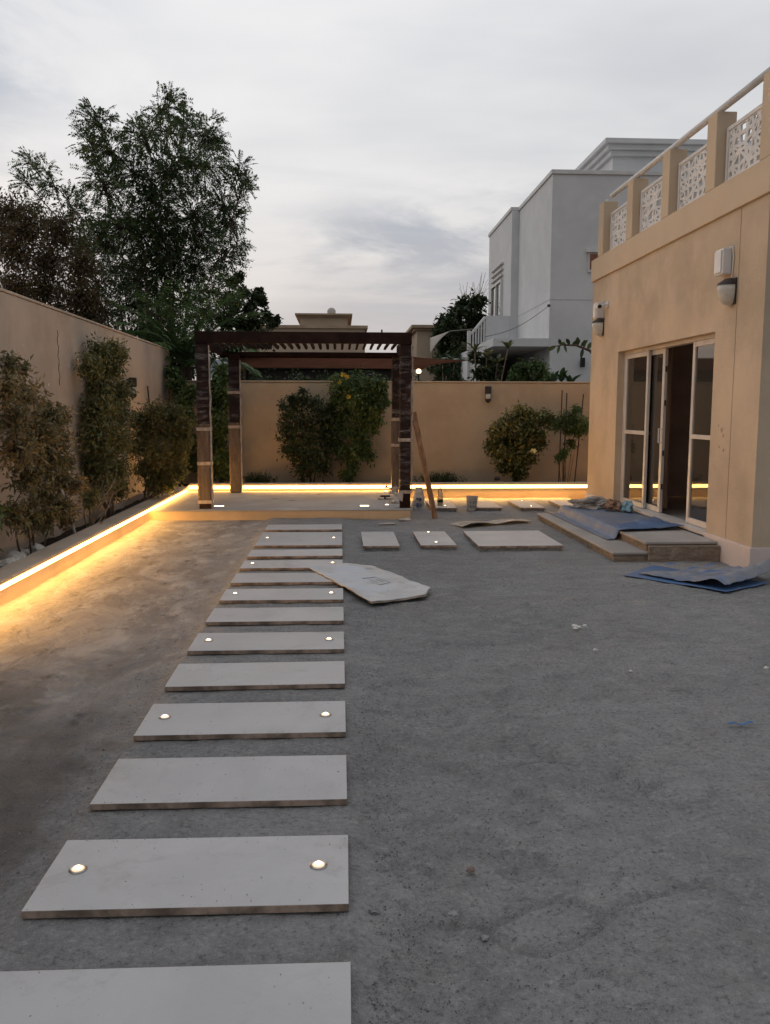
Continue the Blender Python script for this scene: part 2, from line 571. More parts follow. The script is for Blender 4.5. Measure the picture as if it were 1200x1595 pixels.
# sand of the yard: grey loose sand on the right, compacted pale-brown screed left of the path
def sand_material():
    k = Mt('yard_sand', (0.2, 0.18, 0.16), 0.95, 0, 0.2)
    x = k.xyz()
    big = k.noise(0.55, 6, 0.62, off=(2, 5, 0), dist=0.4)
    mid = k.noise(2.3, 6, 0.68, off=(1, 8, 0), dist=0.5)
    fine = k.noise(18, 5, 0.7)
    grain = k.noise(260, 2, 0.7)
    grey = k.mix(k.step(big, 0.3, 0.7), (0.25, 0.245, 0.243), (0.34, 0.335, 0.332))
    grey = k.mix(k.math('MULTIPLY', k.step(mid, 0.5, 0.78), 0.45), grey, (0.165, 0.165, 0.167))
    grey = k.mix(k.math('MULTIPLY', k.step(fine, 0.52, 0.75), 0.4), grey, (0.33, 0.322, 0.315))
    fk = k.noise(4.2, 8, 0.78, st=(0.8, 1.3, 1), off=(6, 6, 0), dist=0.9)
    grey = k.mix(k.math('MULTIPLY', k.step(fk, 0.50, 0.62), 0.6), grey, (0.365, 0.355, 0.345))
    grey = k.mix(k.math('MULTIPLY', k.step(fk, 0.46, 0.35), 0.5), grey, (0.17, 0.167, 0.165))
    sc_ = k.noise(9, 9, 0.82, st=(0.6, 1.4, 1), off=(3, 7, 0), dist=1.6)
    grey = k.mix(k.math('MULTIPLY', k.step(sc_, 0.46, 0.36), 0.45), grey, (0.16, 0.157, 0.154))
    grey = k.mix(k.math('MULTIPLY', k.step(sc_, 0.55, 0.66), 0.45), grey, (0.40, 0.39, 0.38))
    rust = k.noise(1.1, 5, 0.65, off=(12, 3, 0))
    grey = k.mix(k.math('MULTIPLY', k.step(rust, 0.55, 0.75), 0.35), grey, (0.25, 0.215, 0.185))
    sp = k.noise(48, 5, 0.75, off=(1, 2, 3))
    grey = k.mix(k.math('MULTIPLY', k.step(sp, 0.53, 0.65), 0.5), grey, (0.47, 0.46, 0.45))
    grey = k.mix(k.math('MULTIPLY', k.step(sp, 0.46, 0.35), 0.65), grey, (0.105, 0.103, 0.102))
    l1 = k.noise(1.5, 7, 0.68, st=(1.0, 0.5, 1), off=(3, 3, 0), dist=0.8)
    l2 = k.noise(3.8, 7, 0.7, st=(1.0, 0.5, 1), off=(7, 1, 0), dist=0.6)
    left = k.mix(k.step(l1, 0.34, 0.64), (0.24, 0.222, 0.21), (0.385, 0.365, 0.352))
    left = k.mix(k.math('MULTIPLY', k.step(l2, 0.48, 0.66), 0.7), left, (0.52, 0.50, 0.49))
    left = k.mix(k.math('MULTIPLY', k.step(k.noise(5.5, 6, 0.7, st=(1, .6, 1), off=(2, 9, 0)), 0.54, 0.70), 0.7), left, (0.10, 0.085, 0.072))
    wob = k.math('MULTIPLY', k.math('SUBTRACT', k.noise(2.6, 5, 0.65, off=(5, 0, 0)), 0.5), 0.75)
    edge = k.step(k.math('ADD', x[0], wob), -1.22, -1.0)
    back = k.step(k.math('ADD', x[1], wob), 11.2, 12.0)
    c = k.mix(edge, left, grey)
    nearf = k.step(k.math('ADD', x[1], k.math('MULTIPLY', wob, 3.0)), 3.0, 5.2)
    c = k.mix(k.math('MULTIPLY', k.math('SUBTRACT', 1.0, nearf), k.math('MULTIPLY', k.math('SUBTRACT', 1.0, edge), 0.8)), c, (0.115, 0.10, 0.09))
    c = k.mix(k.math('MULTIPLY', k.step(grain, 0.58, 0.72), 0.55), c, (0.46, 0.45, 0.44))
    c = k.mix(k.math('MULTIPLY', k.step(grain, 0.42, 0.28), 0.6), c, (0.085, 0.083, 0.081))
    k.col(c)
    h = k.math('ADD', k.math('MULTIPLY', fine, 1.0), k.math('MULTIPLY', grain, 0.35))
    h = k.math('ADD', h, k.math('MULTIPLY', k.noise(70, 4, 0.7), 0.6))
    h = k.math('ADD', h, k.math('MULTIPLY', k.noise(7, 6, 0.7, dist=1.2), 2.6))
    k.bump(h, 0.02, 1.0)
    return k.m


M_sand = sand_material()


def slab_material():
    k = Mt('porcelain_slab', (0.6, 0.59, 0.58), 0.55, 0, 0.35)
    oi = k.node('ShaderNodeObjectInfo')
    a = k.node('ShaderNodeVectorMath', operation='ADD')
    k.link(k.tc.outputs['Object'], a.inputs[0])
    sc_ = k.node('ShaderNodeVectorMath', operation='SCALE')
    k.link(oi.outputs['Location'], sc_.inputs[0])
    sc_.inputs['Scale'].default_value = 3.7
    k.link(sc_.outputs[0], a.inputs[1])
    k.vec = a.outputs[0]
    f = k.noise(2.2, 6, 0.6, dist=0.5)
    st = k.noise(5, 6, 0.7, off=(3, 1, 0))
    d = k.noise(14, 5, 0.75, off=(8, 1, 0))
    c = k.mix(k.step(f, 0.35, 0.65), (0.45, 0.436, 0.432), (0.505, 0.49, 0.485))
    c = k.mix(k.math('MULTIPLY', k.step(st, 0.58, 0.72), 0.4), c, (0.27, 0.262, 0.26))
    c = k.mix(k.math('MULTIPLY', k.step(d, 0.60, 0.75), 0.3), c, (0.30, 0.292, 0.288))
    c = k.mix(k.math('MULTIPLY', oi.outputs['Random'], 0.3), c, (0.30, 0.297, 0.30))
    c = k.mix(k.math('MULTIPLY', k.step(k.noise(1.6, 7, 0.75, off=(5, 5, 0), dist=1.0), 0.54, 0.68), 0.4), c, (0.27, 0.25, 0.235))
    k.col(c)
    k.bump(k.noise(90, 4, 0.6), 0.0015)
    return k.m


M_slab = slab_material()
M_slab_edge = plain('slab_raw_edge', (0.31, 0.23, 0.18), 0.9, 0.35, 9, 0.004, 60)


def deck_top_material():
    k = Mt('platform_screed', (0.5, 0.48, 0.46), 0.8, 0, 0.3)
    f = k.noise(1.4, 6, 0.6, dist=0.4)
    g = k.noise(6, 6, 0.7, off=(2, 1, 0))
    c = k.mix(k.step(f, 0.35, 0.65), (0.30, 0.285, 0.275), (0.38, 0.368, 0.36))
    c = k.mix(k.math('MULTIPLY', k.step(g, 0.57, 0.75), 0.45), c, (0.24, 0.21, 0.185))
    k.col(c)
    k.bump(k.noise(80, 4, 0.6), 0.002)
    return k.m


M_deck = deck_top_material()
M_soil = plain('planter_soil', (0.045, 0.032, 0.024), 0.95, 0.4, 14, 0.03, 26)
M_step = stucco('step_concrete', (0.40, 0.372, 0.35), 0.14, 0.006, 0.3)


def block_material():
    k = Mt('step_blockwork', (0.3, 0.22, 0.16), 0.95, 0, 0.2)
    z = k.xyz()
    lay = k.noise(9, 6, 0.75, st=(0.8, 0.8, 4))
    blot = k.noise(9, 5, 0.7, off=(4, 1, 2))
    c = k.mix(k.step(lay, 0.35, 0.65), (0.20, 0.155, 0.12), (0.33, 0.265, 0.205))
    c = k.mix(k.math('MULTIPLY', k.step(blot, 0.55, 0.75), 0.6), c, (0.48, 0.43, 0.38))
    k.col(c)
    k.bump(k.math('ADD', lay, k.noise(40, 4, 0.7)), 0.02)
    return k.m


M_block = block_material()


def pergola_wood():
    k = Mt('dark_pergola_finish', (0.035, 0.022, 0.018), 0.7, 0, 0.06)
    f = k.noise(5, 5, 0.65, st=(1, 1, 1))
    k.col(k.mix(k.step(f, 0.3, 0.7), (0.016, 0.009, 0.008), (0.034, 0.019, 0.015)))
    return k.m


M_perg = pergola_wood()


def film_material():
    """crinkled clear stretch film: mostly see-through, with milky streaks and a sheen"""
    m = bpy.data.materials.new('stretch_film')
    m.use_nodes = True
    t = m.node_tree
    t.nodes.clear()
    n = t.nodes.new
    o = n('ShaderNodeOutputMaterial')
    tr = n('ShaderNodeBsdfTransparent')
    tr.inputs[0].default_value = (0.92, 0.9, 0.9, 1)
    p = n('ShaderNodeBsdfPrincipled')
    p.inputs['Base Color'].default_value = (0.34, 0.30, 0.30, 1)
    p.inputs['Roughness'].default_value = 0.28
    tcn = n('ShaderNodeTexCoord')
    mp = n('ShaderNodeMapping')
    mp.inputs['Rotation'].default_value = (0.5, 0.35, 0.2)
    mp.inputs['Scale'].default_value = (2.2, 2.2, 11)
    t.links.new(tcn.outputs['Object'], mp.inputs[0])
    nz = n('ShaderNodeTexNoise')
    nz.inputs['Scale'].default_value = 1.6
    nz.inputs['Detail'].default_value = 6
    nz.inputs['Roughness'].default_value = 0.7
    nz.inputs['Distortion'].default_value = 0.7
    t.links.new(mp.outputs[0], nz.inputs['Vector'])
    mr = n('ShaderNodeMapRange')
    mr.inputs['From Min'].default_value = 0.50
    mr.inputs['From Max'].default_value = 0.74
    mr.inputs['To Min'].default_value = 0.03
    mr.inputs['To Max'].default_value = 0.62
    t.links.new(nz.outputs['Fac'], mr.inputs['Value'])
    p.inputs['Specular IOR Level'].default_value = 0.35
    b = n('ShaderNodeBump')
    b.inputs['Distance'].default_value = 0.02
    t.links.new(nz.outputs['Fac'], b.inputs['Height'])
    t.links.new(b.outputs[0], p.inputs['Normal'])
    mx = n('ShaderNodeMixShader')
    t.links.new(mr.outputs[0], mx.inputs[0])
    t.links.new(tr.outputs[0], mx.inputs[1])
    t.links.new(p.outputs[0], mx.inputs[2])
    t.links.new(mx.outputs[0], o.inputs[0])
    return m


M_film = film_material()
M_film_glint = plain('film_glint', (0.42, 0.36, 0.33), 0.3, 0.3, 14, st=(1, 1, .5))  # pale colour stands in for light bouncing off the film's edges
M_card_wrap = plain('cardboard_wrap', (0.135, 0.10, 0.075), 0.5, 0.22, 5, 0.006, 20, st=(4, 4, 0.6))


def cardboard_white():
    k = Mt('white_board', (0.6, 0.6, 0.6), 0.7, 0, 0.3)
    f = k.noise(3.5, 6, 0.65, dist=0.5)
    g = k.noise(2.0, 4, 0.6, off=(6, 2, 0))
    c = k.mix(k.step(f, 0.35, 0.65), (0.44, 0.42, 0.40), (0.53, 0.515, 0.505))
    c = k.mix(k.math('MULTIPLY', k.step(g, 0.45, 0.62), 0.8), c, (0.50, 0.52, 0.56))
    k.col(c)
    k.bump(k.noise(12, 4, 0.6), 0.006)
    return k.m


M_board = cardboard_white()
M_kraft = plain('kraft_card', (0.33, 0.26, 0.2), 0.85, 0.2, 8)
M_kraft_pale = plain('dusty_card', (0.42, 0.37, 0.32), 0.85, 0.2, 7, 0.006, 20)


def dusty_blue(name, blue, dust, lo, hi):
    k = Mt(name, blue, 0.5, 0, 0.35)
    f = k.noise(3.2, 6, 0.65, dist=0.6)
    g = k.noise(26, 4, 0.7, off=(4, 4, 0))
    c = k.mix(k.step(f, lo, hi), blue, dust)
    c = k.mix(k.math('MULTIPLY', k.step(g, 0.55, 0.75), 0.35), c, tuple(x * 0.6 for x in dust))
    k.col(c)
    k.bump(k.noise(9, 5, 0.6), 0.012)
    return k.m


M_sheet_blue = dusty_blue('blue_sheet', (0.055, 0.13, 0.28), (0.12, 0.16, 0.25), 0.35, 0.7)
M_sheet_dusty = dusty_blue('dusty_blue_sheet', (0.105, 0.15, 0.25), (0.19, 0.205, 0.24), 0.35, 0.65)
M_sheet_grey = dusty_blue('dusty_grey_sheet', (0.12, 0.165, 0.26), (0.23, 0.23, 0.245), 0.3, 0.65)

# ================================================================== the setting: ground
g_ = MB()
g_.add([(-600, -600, -0.06), (600, -600, -0.06), (600, 900, -0.06), (-600, 900, -0.06)], [(0, 1, 2, 3)])
tag(g_.build('ground', M_ground_far), kind='structure')

FUR1 = [(0.40, 2.36), (0.44, 2.36), (0.525, 2.434), (0.60, 2.47), (0.681, 2.494), (0.76, 2.46), (0.80, 2.40)]
FUR2 = [(0.42, 2.36), (0.46, 2.31), (0.50, 2.26), (0.575, 2.228), (0.683, 2.281), (0.782, 2.353), (0.88, 2.465), (1.0, 2.51), (1.2, 2.55)]
FUR3 = [(0.60, 2.10), (0.66, 2.14), (0.73, 2.13), (0.78, 2.08)]
FUR4 = [(0.05, 3.2), (0.35, 3.1), (0.8, 3.4), (1.3, 3.3)]
FUR5 = [(0.4, 3.6), (0.55, 3.9), (0.75, 4.1), (1.0, 4.15)]
FUR6 = [(0.6, 4.9), (0.8, 5.2), (1.1, 5.3)]
FUR7 = [(0.13, 2.55), (0.25, 2.42), (0.40, 2.36)]
FURS = [(FUR1, .017, .014), (FUR2, .018, .015), (FUR3, .013, .014), (FUR4, .005, .02), (FUR5, .008, .02), (FUR6, .009, .025), (FUR7, .011, .012)]


def seg_dist(X, Y, a, b):
    ax, ay = a
    bx, by = b
    dx, dy = bx - ax, by - ay
    t = np.clip(((X - ax) * dx + (Y - ay) * dy) / (dx * dx + dy * dy), 0, 1)
    return np.hypot(X - ax - t * dx, Y - ay - t * dy)


PRINTS = []
for i in range(70):
    PRINTS.append((random.uniform(0.1, 3.4), random.uniform(2.0, 8.0), random.uniform(0, 6.28), random.uniform(.009, .019)))


def yard():
    ys = 1.1 * (15.2 / 1.1) ** np.linspace(0, 1, 420)
    xs = np.concatenate([np.linspace(-2.72, -1.2, 70), np.linspace(-1.2, 2.0, 170)[1:], np.linspace(2.0, 6.2, 70)[1:]])
    X, Y = np.meshgrid(xs, ys)
    Z = np.zeros_like(X)
    fl = [fbm(a, b, 1.3, 5, 3.0) * 0.026 + fbm(a, b, 5.0, 5, 9.0) * 0.022 + (fbm(a, b, 17.0, 4, 5.0) * 0.013 if b < 9 else 0) for a, b in zip(X.ravel(), Y.ravel())]
    Z += np.array(fl).reshape(X.shape)
    loose = 1 / (1 + np.exp(-(X + 0.98) / 0.05))
    Z *= 0.35 + 0.65 * loose
    for pl, dep, wd in FURS:
        d = np.full_like(X, 9.0)
        for a, b in zip(pl[:-1], pl[1:]):
            d = np.minimum(d, seg_dist(X, Y, a, b))
        Z += -dep * np.exp(-(d / wd) ** 2) + dep * 0.6 * np.exp(-((d - 2.2 * wd) / (wd * .9)) ** 2)
    for (cx, cy, an, dep) in PRINTS:
        c, s = math.cos(an), math.sin(an)
        u = (X - cx) * c + (Y - cy) * s
        v = -(X - cx) * s + (Y - cy) * c
        q = np.sqrt((u / 0.12) ** 2 + (v / 0.045) ** 2)
        Z += -dep / (1 + np.exp((q - 1) * 7)) + dep * 0.5 * np.exp(-((q - 1.3) / 0.22) ** 2)
    # the slabs press into levelled sand
    path = np.exp(-np.clip(np.maximum(np.abs(X + 0.47) - 0.5, 0), 0, 9) / 0.06)
    Z = Z * (1 - 0.6 * path) + 0.028 * path
    Z = np.minimum(Z, np.where((np.abs(X + 0.47) < 0.49) | (Y > 9), 0.034, 0.06))
    me = bpy.data.meshes.new('yard_sand')
    ny, nx = X.shape
    co = np.stack([X, Y, Z], -1).reshape(-1, 3)
    idx = np.arange(ny * nx).reshape(ny, nx)
    q = np.stack([idx[:-1, :-1], idx[:-1, 1:], idx[1:, 1:], idx[1:, :-1]], -1).reshape(-1, 4)
    cx_, cy_ = co[q].mean(1)[:, 0], co[q].mean(1)[:, 1]
    q = q[~((cx_ > 4.1) & (cy_ > 8.05))]
    me.from_pydata(co.tolist(), [], q.tolist())
    me.polygons.foreach_set('use_smooth', [True] * len(me.polygons))
    me.materials.append(M_sand)
    o = bpy.data.objects.new('yard_sand', me)
    COL.objects.link(o)
    return tag(o, kind='structure')


yard()


def pebbles(name, n, mat, region, smin, smax, kind='stuff'):
    base = [(0, 0, 1), (.9, 0, .1), (-.45, .78, 0), (-.45, -.78, .1), (.2, .5, .7), (-.1, -.2, -.8)]
    fc = [(0, 1, 4), (0, 4, 2), (0, 2, 3), (0, 3, 1), (1, 5, 4), (4, 5, 2), (2, 5, 3), (3, 5, 1)]
    mb = MB()
    for i in range(n):
        x, y = region()
        s = smin * (smax / smin) ** random.random() ** 2.0
        a = random.uniform(0, 6.28)
        c, sn = math.cos(a), math.sin(a)
        v = []
        for p in base:
            px_, py_, pz = (p[0] * s * random.uniform(.7, 1.2), p[1] * s * random.uniform(.7, 1.2), p[2] * s * random.uniform(.5, .8))
            v.append((x + px_ * c - py_ * sn, y + px_ * sn + py_ * c, 0.008 + pz + s * .25))
        mb.add(v, fc)
    return tag(mb.build(name, mat), kind=kind)


def near_region():
    while True:
        y = 1.9 * (9.0 / 1.9) ** (random.random() ** 1.2)
        x = random.uniform(-1.35, 0.05 + y * 0.4)
        if random.random() < 0.5:
            x = random.gauss(0.12, 0.12) if random.random() < .6 else random.uniform(-1.2, 0)
        k = (y - 1.94 + 0.25) % 0.70
        if -0.99 < x < 0.05 and k < 0.50:
            continue
        return x, y


pebbles('gravel', 9000, M_clod, near_region, 0.0018, 0.007)
pebbles('gravel', 5000, M_clod_dark, near_region, 0.0018, 0.006)
pebbles('gravel', 500, M_pebble, near_region, 0.0012, 0.0035)



def grit_region():
    i = random.choice((0, 1, 1, 2, 2, 3, 4))
    e = random.random() ** 2 * .2
    y = [1.94, 2.64, 3.34, 4.03, 4.73][i] + random.choice((-1, 1)) * (.205 - e)
    return random.uniform(-.95, .015), y


_z0 = len(bpy.data.objects)
_grit = pebbles('grit', 420, M_clod, grit_region, 0.0012, 0.0035)
_grit.location = (0, 0, 0.053)

# ================================================================== boundary walls, kerbs, planters
bw = MB()
bw.box(-3.42, -3.2, 1.0, 16.42, -0.05, 2.67)
wl = thing('boundary_wall', (-3.3, 9, 0), 'tall plain tan rendered wall along the left side, trees rising behind it', 'wall')
wl['kind'] = 'thing'
bw.build('wall', M_tan_wall, wl, bevel=0.012)
cp = MB().box(-3.43, -3.19, 1.0, 16.43, 2.672, 2.70)
cp.build('coping', M_tan_wall, wl, bevel=0.008)
ck = MB()      # the vertical shrinkage crack and some chipped paint
pts = []
for i in range(14):
    t = i / 13
    pts.append((-3.1995, 9.98 + 0.02 * math.sin(i * 1.9) + 0.01 * t, 2.45 - 0.62 * t))
ck.tube(pts, [0.004 + 0.003 * math.sin(i * 2.2) ** 2 for i in range(14)], 5)
ck.build('crack', plain('crack_dark', (0.12, 0.09, 0.07), 0.9), wl)
for (y, z, r) in ((9.62, 1.83, .018), (10.35, 2.07, .024), (8.9, 2.2, .012), (10.0, 2.36, .01)):
    MB().lathe((-3.199, y, z), [(r, 0), (r * .7, .002)], 7, 'x').build('paint_chip', M_plaster, wl)

bk = thing('boundary_wall', (2, 16.3, 0), 'lower tan wall across the back of the yard, behind the pergola', 'wall')
bk['kind'] = 'thing'
MB().box(-3.19, 9.0, 16.2, 16.42, -0.05, 2.08).build('wall', M_back_wall, bk, bevel=0.012)
MB().box(-3.185, 9.0, 16.185, 16.435, 2.082, 2.11).build('coping', M_back_wall, bk, bevel=0.008)

# soil of the planters
def soil(name, x0, x1, y0, y1, nx, ny, z):
    mb = MB()
    v, f = [], []
    for j in range(ny + 1):
        for i in range(nx + 1):
            x = x0 + (x1 - x0) * i / nx
            y = y0 + (y1 - y0) * j / ny
            v.append((x, y, z + 0.05 * fbm(x, y, 3.0, 4, 2.0)))
    for j in range(ny):
        for i in range(nx):
            a = j * (nx + 1) + i
            f.append((a, a + 1, a + nx + 2, a + nx + 1))
    mb.add(v, f)
    return tag(mb.build(name, M_soil, smooth=True), kind='structure')


soil('planter_soil', -3.2, -2.86, 1.0, 15.1, 8, 200, 0.13)
soil('planter_soil', -3.2, 8.0, 15.12, 16.2, 140, 16, 0.17)

KL = thing('planter_kerb', (-2.77, 8, 0), 'long rendered planter kerb on the left, warm light strip glowing under its lip', 'kerb')
MB().box(-2.88, -2.695, 1.0, 14.98, -0.05, 0.185).build('kerb_body', M_kerb, KL, bevel=0.006)
MB().box(-2.885, -2.655, 1.0, 14.975, 0.187, 0.222).build('coping', M_kerb, KL, bevel=0.008)
MB().box(-2.6945, -2.681, 5.4, 14.97, 0.134, 0.1865).build('light_channel', M_alu, KL)
MB().add([(-2.679, 5.4, .1862), (-2.659, 5.4, .1862), (-2.659, 14.97, .1862), (-2.679, 14.97, .1862)], [(0, 3, 2, 1)]).build('light_strip', M_led, KL)
MB().box(-2.6808, -2.676, 5.4, 14.97, 0.138, 0.184).build('light_diffuser', M_led_soft, KL)
KB = thing('planter_kerb', (2, 15.1, 0), 'rendered planter kerb along the back wall, warm light strip glowing along it', 'kerb')
MB().box(-2.69, 8.0, 15.0, 15.17, -0.05, 0.235).build('kerb_body', M_kerb, KB, bevel=0.006)
MB().box(-2.65, 8.0, 14.965, 15.175, 0.237, 0.272).build('coping', M_kerb, KB, bevel=0.008)
MB().box(-2.65, 8.0, 14.988, 14.9995, 0.176, 0.2365).build('light_channel', M_alu, KB)
MB().add([(-2.65, 14.968, .2362), (8.0, 14.968, .2362), (8.0, 14.986, .2362), (-2.65, 14.986, .2362)], [(0, 3, 2, 1)]).build('light_strip', M_led, KB)
MB().box(-2.65, 8.0, 14.9865, 14.9878, 0.180, 0.234).build('light_diffuser', M_led_soft, KB)

# ================================================================== platform under the pergola
PF = thing('platform', (-0.8, 13.5, 0), 'low rendered platform with pale screed top carrying the pergola', 'platform')
MB().box(-2.65, 1.01, 12.05, 14.96, -0.05, 0.128).build('base', M_platform_side, PF, bevel=0.006)
MB().box(-2.65, 1.013, 12.045, 14.955, 0.130, 0.145).build('top_screed', M_deck, PF, bevel=0.004)
for (cx, cy, rect) in ((-1.78, 12.52, 1), (0.36, 12.48, 1), (0.70, 12.62, 0), (0.80, 14.80, 0)):
    if rect:
        o = MB().box(cx - .075, cx + .075, cy - .045, cy + .045, 0.146, 0.152).build('deck_light', M_steel, PF)
        MB().box(cx - .064, cx + .064, cy - .036, cy + .036, 0.1525, 0.1555).build('lens', M_spot, o)
    else:
        o = MB().lathe((cx, cy, 0.146), [(0.036, 0), (0.036, .004), (.03, .006)], 20).build('deck_light', M_steel, PF)
        MB().lathe((cx, cy, 0.1525), [(0.027, 0), (0.02, .004), (0.003, .006)], 16).build('lens', M_spot, o)
fl = MB()
for (cx, cy, l) in ((-1.05, 13.6, .07), (-.75, 13.3, .09), (-.35, 14.3, .05)):
    fl.add([(cx - l, cy - .02, .1475), (cx, cy - .05, .1475), (cx + l, cy, .149), (cx, cy + .03, .1475)], [(0, 1, 2, 3)])
tag(fl.build('dirt', plain('dry_leaf', (0.12, 0.07, 0.04), 0.9)), kind='stuff')

# ================================================================== paving slabs
def slab(x0, x1, y0, y1, label, group, lights=(), z=0.06, rot=0.0):
    cx, cy = (x0 + x1) / 2, (y0 + y1) / 2
    t = thing('paving_slab', (cx, cy, 0), label, 'paving slab', group)
    mb = MB()
    mb.box(x0, x1, y0, y1, z - 0.026, z - 0.0)
    mb.mi = [1, 0, 1, 1, 1, 1]
    mb.build('slab', [M_slab, M_slab_edge], t, bevel=0.0025)
    mb = MB()
    mb.box(x0 + .015, x1 - .015, y0 + .02, y1 - .015, -0.03, z - 0.028)
    mb.build('mortar_bed', M_clod, t)
    for (lx, ly) in lights:
        o = MB().lathe((lx, ly, z + .0005), [(0.029, 0), (0.029, .003), (.026, .006), (.021, .0045)], 24).build('spot_light', M_steel, t, smooth=False)
        MB().lathe((lx, ly, z + .005), [(0.0205, 0), (0.016, .003), (0.004, .005)], 20).build('lens', M_spot_soft, o)
        MB().lathe((lx, ly, z + .0085), [(0.0125, 0), (0.009, .003), (0.003, .004)], 16).build('bulb', M_spot, o)
    t.rotation_euler = (random.uniform(-.003, .003), random.uniform(-.003, .003), rot)
    return t


PATH = 'stepping slabs of the long path to the pergola'
ordn = ['nearest', 'second', 'third', 'fourth', 'fifth', 'sixth', 'seventh', 'eighth', 'ninth', 'tenth', 'eleventh']
yc = [1.94, 2.64, 3.34, 4.03, 4.73, 5.42, 6.15, 6.84, 7.54, 8.22, 8.88]
rots = [-.006, -.006, 0, .0007, .002, .002, 0, .003, 0, 0, 0]
for i, y in enumerate(yc):
    li = i % 2 == 1
    if i == 0:
        lab = 'plain pale stepping slab of the long path, cut off by the picture\'s bottom edge'
    elif i == 8:
        lab = 'plain pale stepping slab with its right end under the loose printed board'
    elif li:
        lab = 'pale stepping slab with two lit spots, %s lit one along the path' % (['nearest', 'second', 'third', 'fourth', 'fifth'][i // 2])
    else:
        lab = 'plain pale stepping slab without lights, %s unlit one along the path' % (['nearest', 'second', 'third', 'fourth', 'fifth', 'sixth'][i // 2])
    slab(-0.958, 0.022, y - .213, y + .213, lab, PATH, [(-0.86, y + .015), (-0.077, y + .01)] if li else (), rot=rots[i])
slab(-0.95, 0.022, 9.37, 10.42, 'large deep pale slab with two lit spots at the far end of the path', PATH, [(-0.857, 9.91), (-0.077, 9.89)])
slab(-0.95, 0.022, 10.63, 11.12, 'plain pale slab right before the platform edge', PATH)
CR = 'pale slabs laid from the path towards the house steps'
slab(0.255, 0.66, 9.29, 10.41, 'small plain pale slab just right of the path\'s large lit slab', CR)
slab(0.90, 1.30, 9.31, 10.41, 'small pale slab with two lit spots set diagonally, right of the path', CR, [(1.085, 10.31), (1.09, 9.50)])
slab(1.535, 2.49, 9.23, 10.44, 'largest plain pale slab, lying in front of the lower house step', CR)
BK = 'pale slabs in front of the back planter kerb'
slab(1.42, 1.82, 12.98, 14.04, 'small pale slab with two lit spots beside the leaning timber', BK, [(1.684, 13.95), (1.652, 13.2)])
slab(2.12, 2.52, 12.97, 14.02, 'small plain pale slab right behind the bucket', BK)
slab(2.80, 3.19, 12.94, 14.02, 'small pale slab with two lit spots right of the bucket, before the back kerb', BK, [(3.022, 13.9), (2.999, 13.1)])
slab(3.49, 3.88, 12.94, 14.02, 'small plain pale slab by the far corner of the house', BK)

# ================================================================== the house on the right
HX = 3.97
V = thing('villa', (HX, 10.5, 0), 'tan rendered house at the right with sliding glass doors and roof terrace balustrade', 'house')
mb = MB()
D0, D1, DT, DB = 8.93, 12.08, 2.39, 0.22
ZB, ZT = 0.245, 3.55
mb.box(HX, HX + .22, 7.9, 8.452, ZB, ZT)
mb.box(HX, HX + .22, 8.464, D0, ZB, ZT)
mb.box(HX + .012, HX + .2, 8.452, 8.464, ZB, ZT)
mb.box(HX, HX + .22, D1, 13.4, ZB, ZT)
mb.box(HX + .001, HX + .219, D0, D1, DT, ZT)
mb.box(HX + .22, 8.5, 7.901, 8.12, ZB, ZT)
mb.box(HX + .22, 8.5, 13.18, 13.399, ZB, ZT)
mb.box(8.3, 8.5, 8.12, 13.18, ZB, ZT)
mb.box(HX + .02, 8.49, 7.92, 13.38, 3.45, 3.548)
mb.build('wall', M_tan_house, V)
MB().box(HX - .022, HX + .2, D1, 13.42, -0.06, 0.243).build('plinth', M_plinth, V, bevel=0.006)
mb = MB()
mb.box(HX - .022, HX + .2, 7.88, D0 + .001, -0.06, 0.243)
mb.box(HX + .2, 8.5, 7.879, 8.1, -0.06, 0.242)
mb.build('plinth', M_plinth, V, bevel=0.006)
mb = MB()
mb.box(HX - .03, HX + .19, 7.86, 13.43, 3.552, 3.88)
mb.box(HX + .19, 8.52, 7.861, 8.07, 3.553, 3.879)
mb.box(HX + .19, 8.52, 13.2, 13.429, 3.553, 3.879)
mb.build('parapet', M_tan_band, V, bevel=0.008)
posts = [12.88, 11.61, 10.33, 9.06, 7.862]
tops = []
for y in posts:
    MB().box(HX - .028, HX + .185, y, y + .235, 3.882, 4.655).build('parapet_post', M_tan_band, V, bevel=0.008)
MB().box(HX + .1, HX + .3, 13.16, 13.41, 3.884, 4.64).build('parapet_post', M_tan_band, V, bevel=0.008)


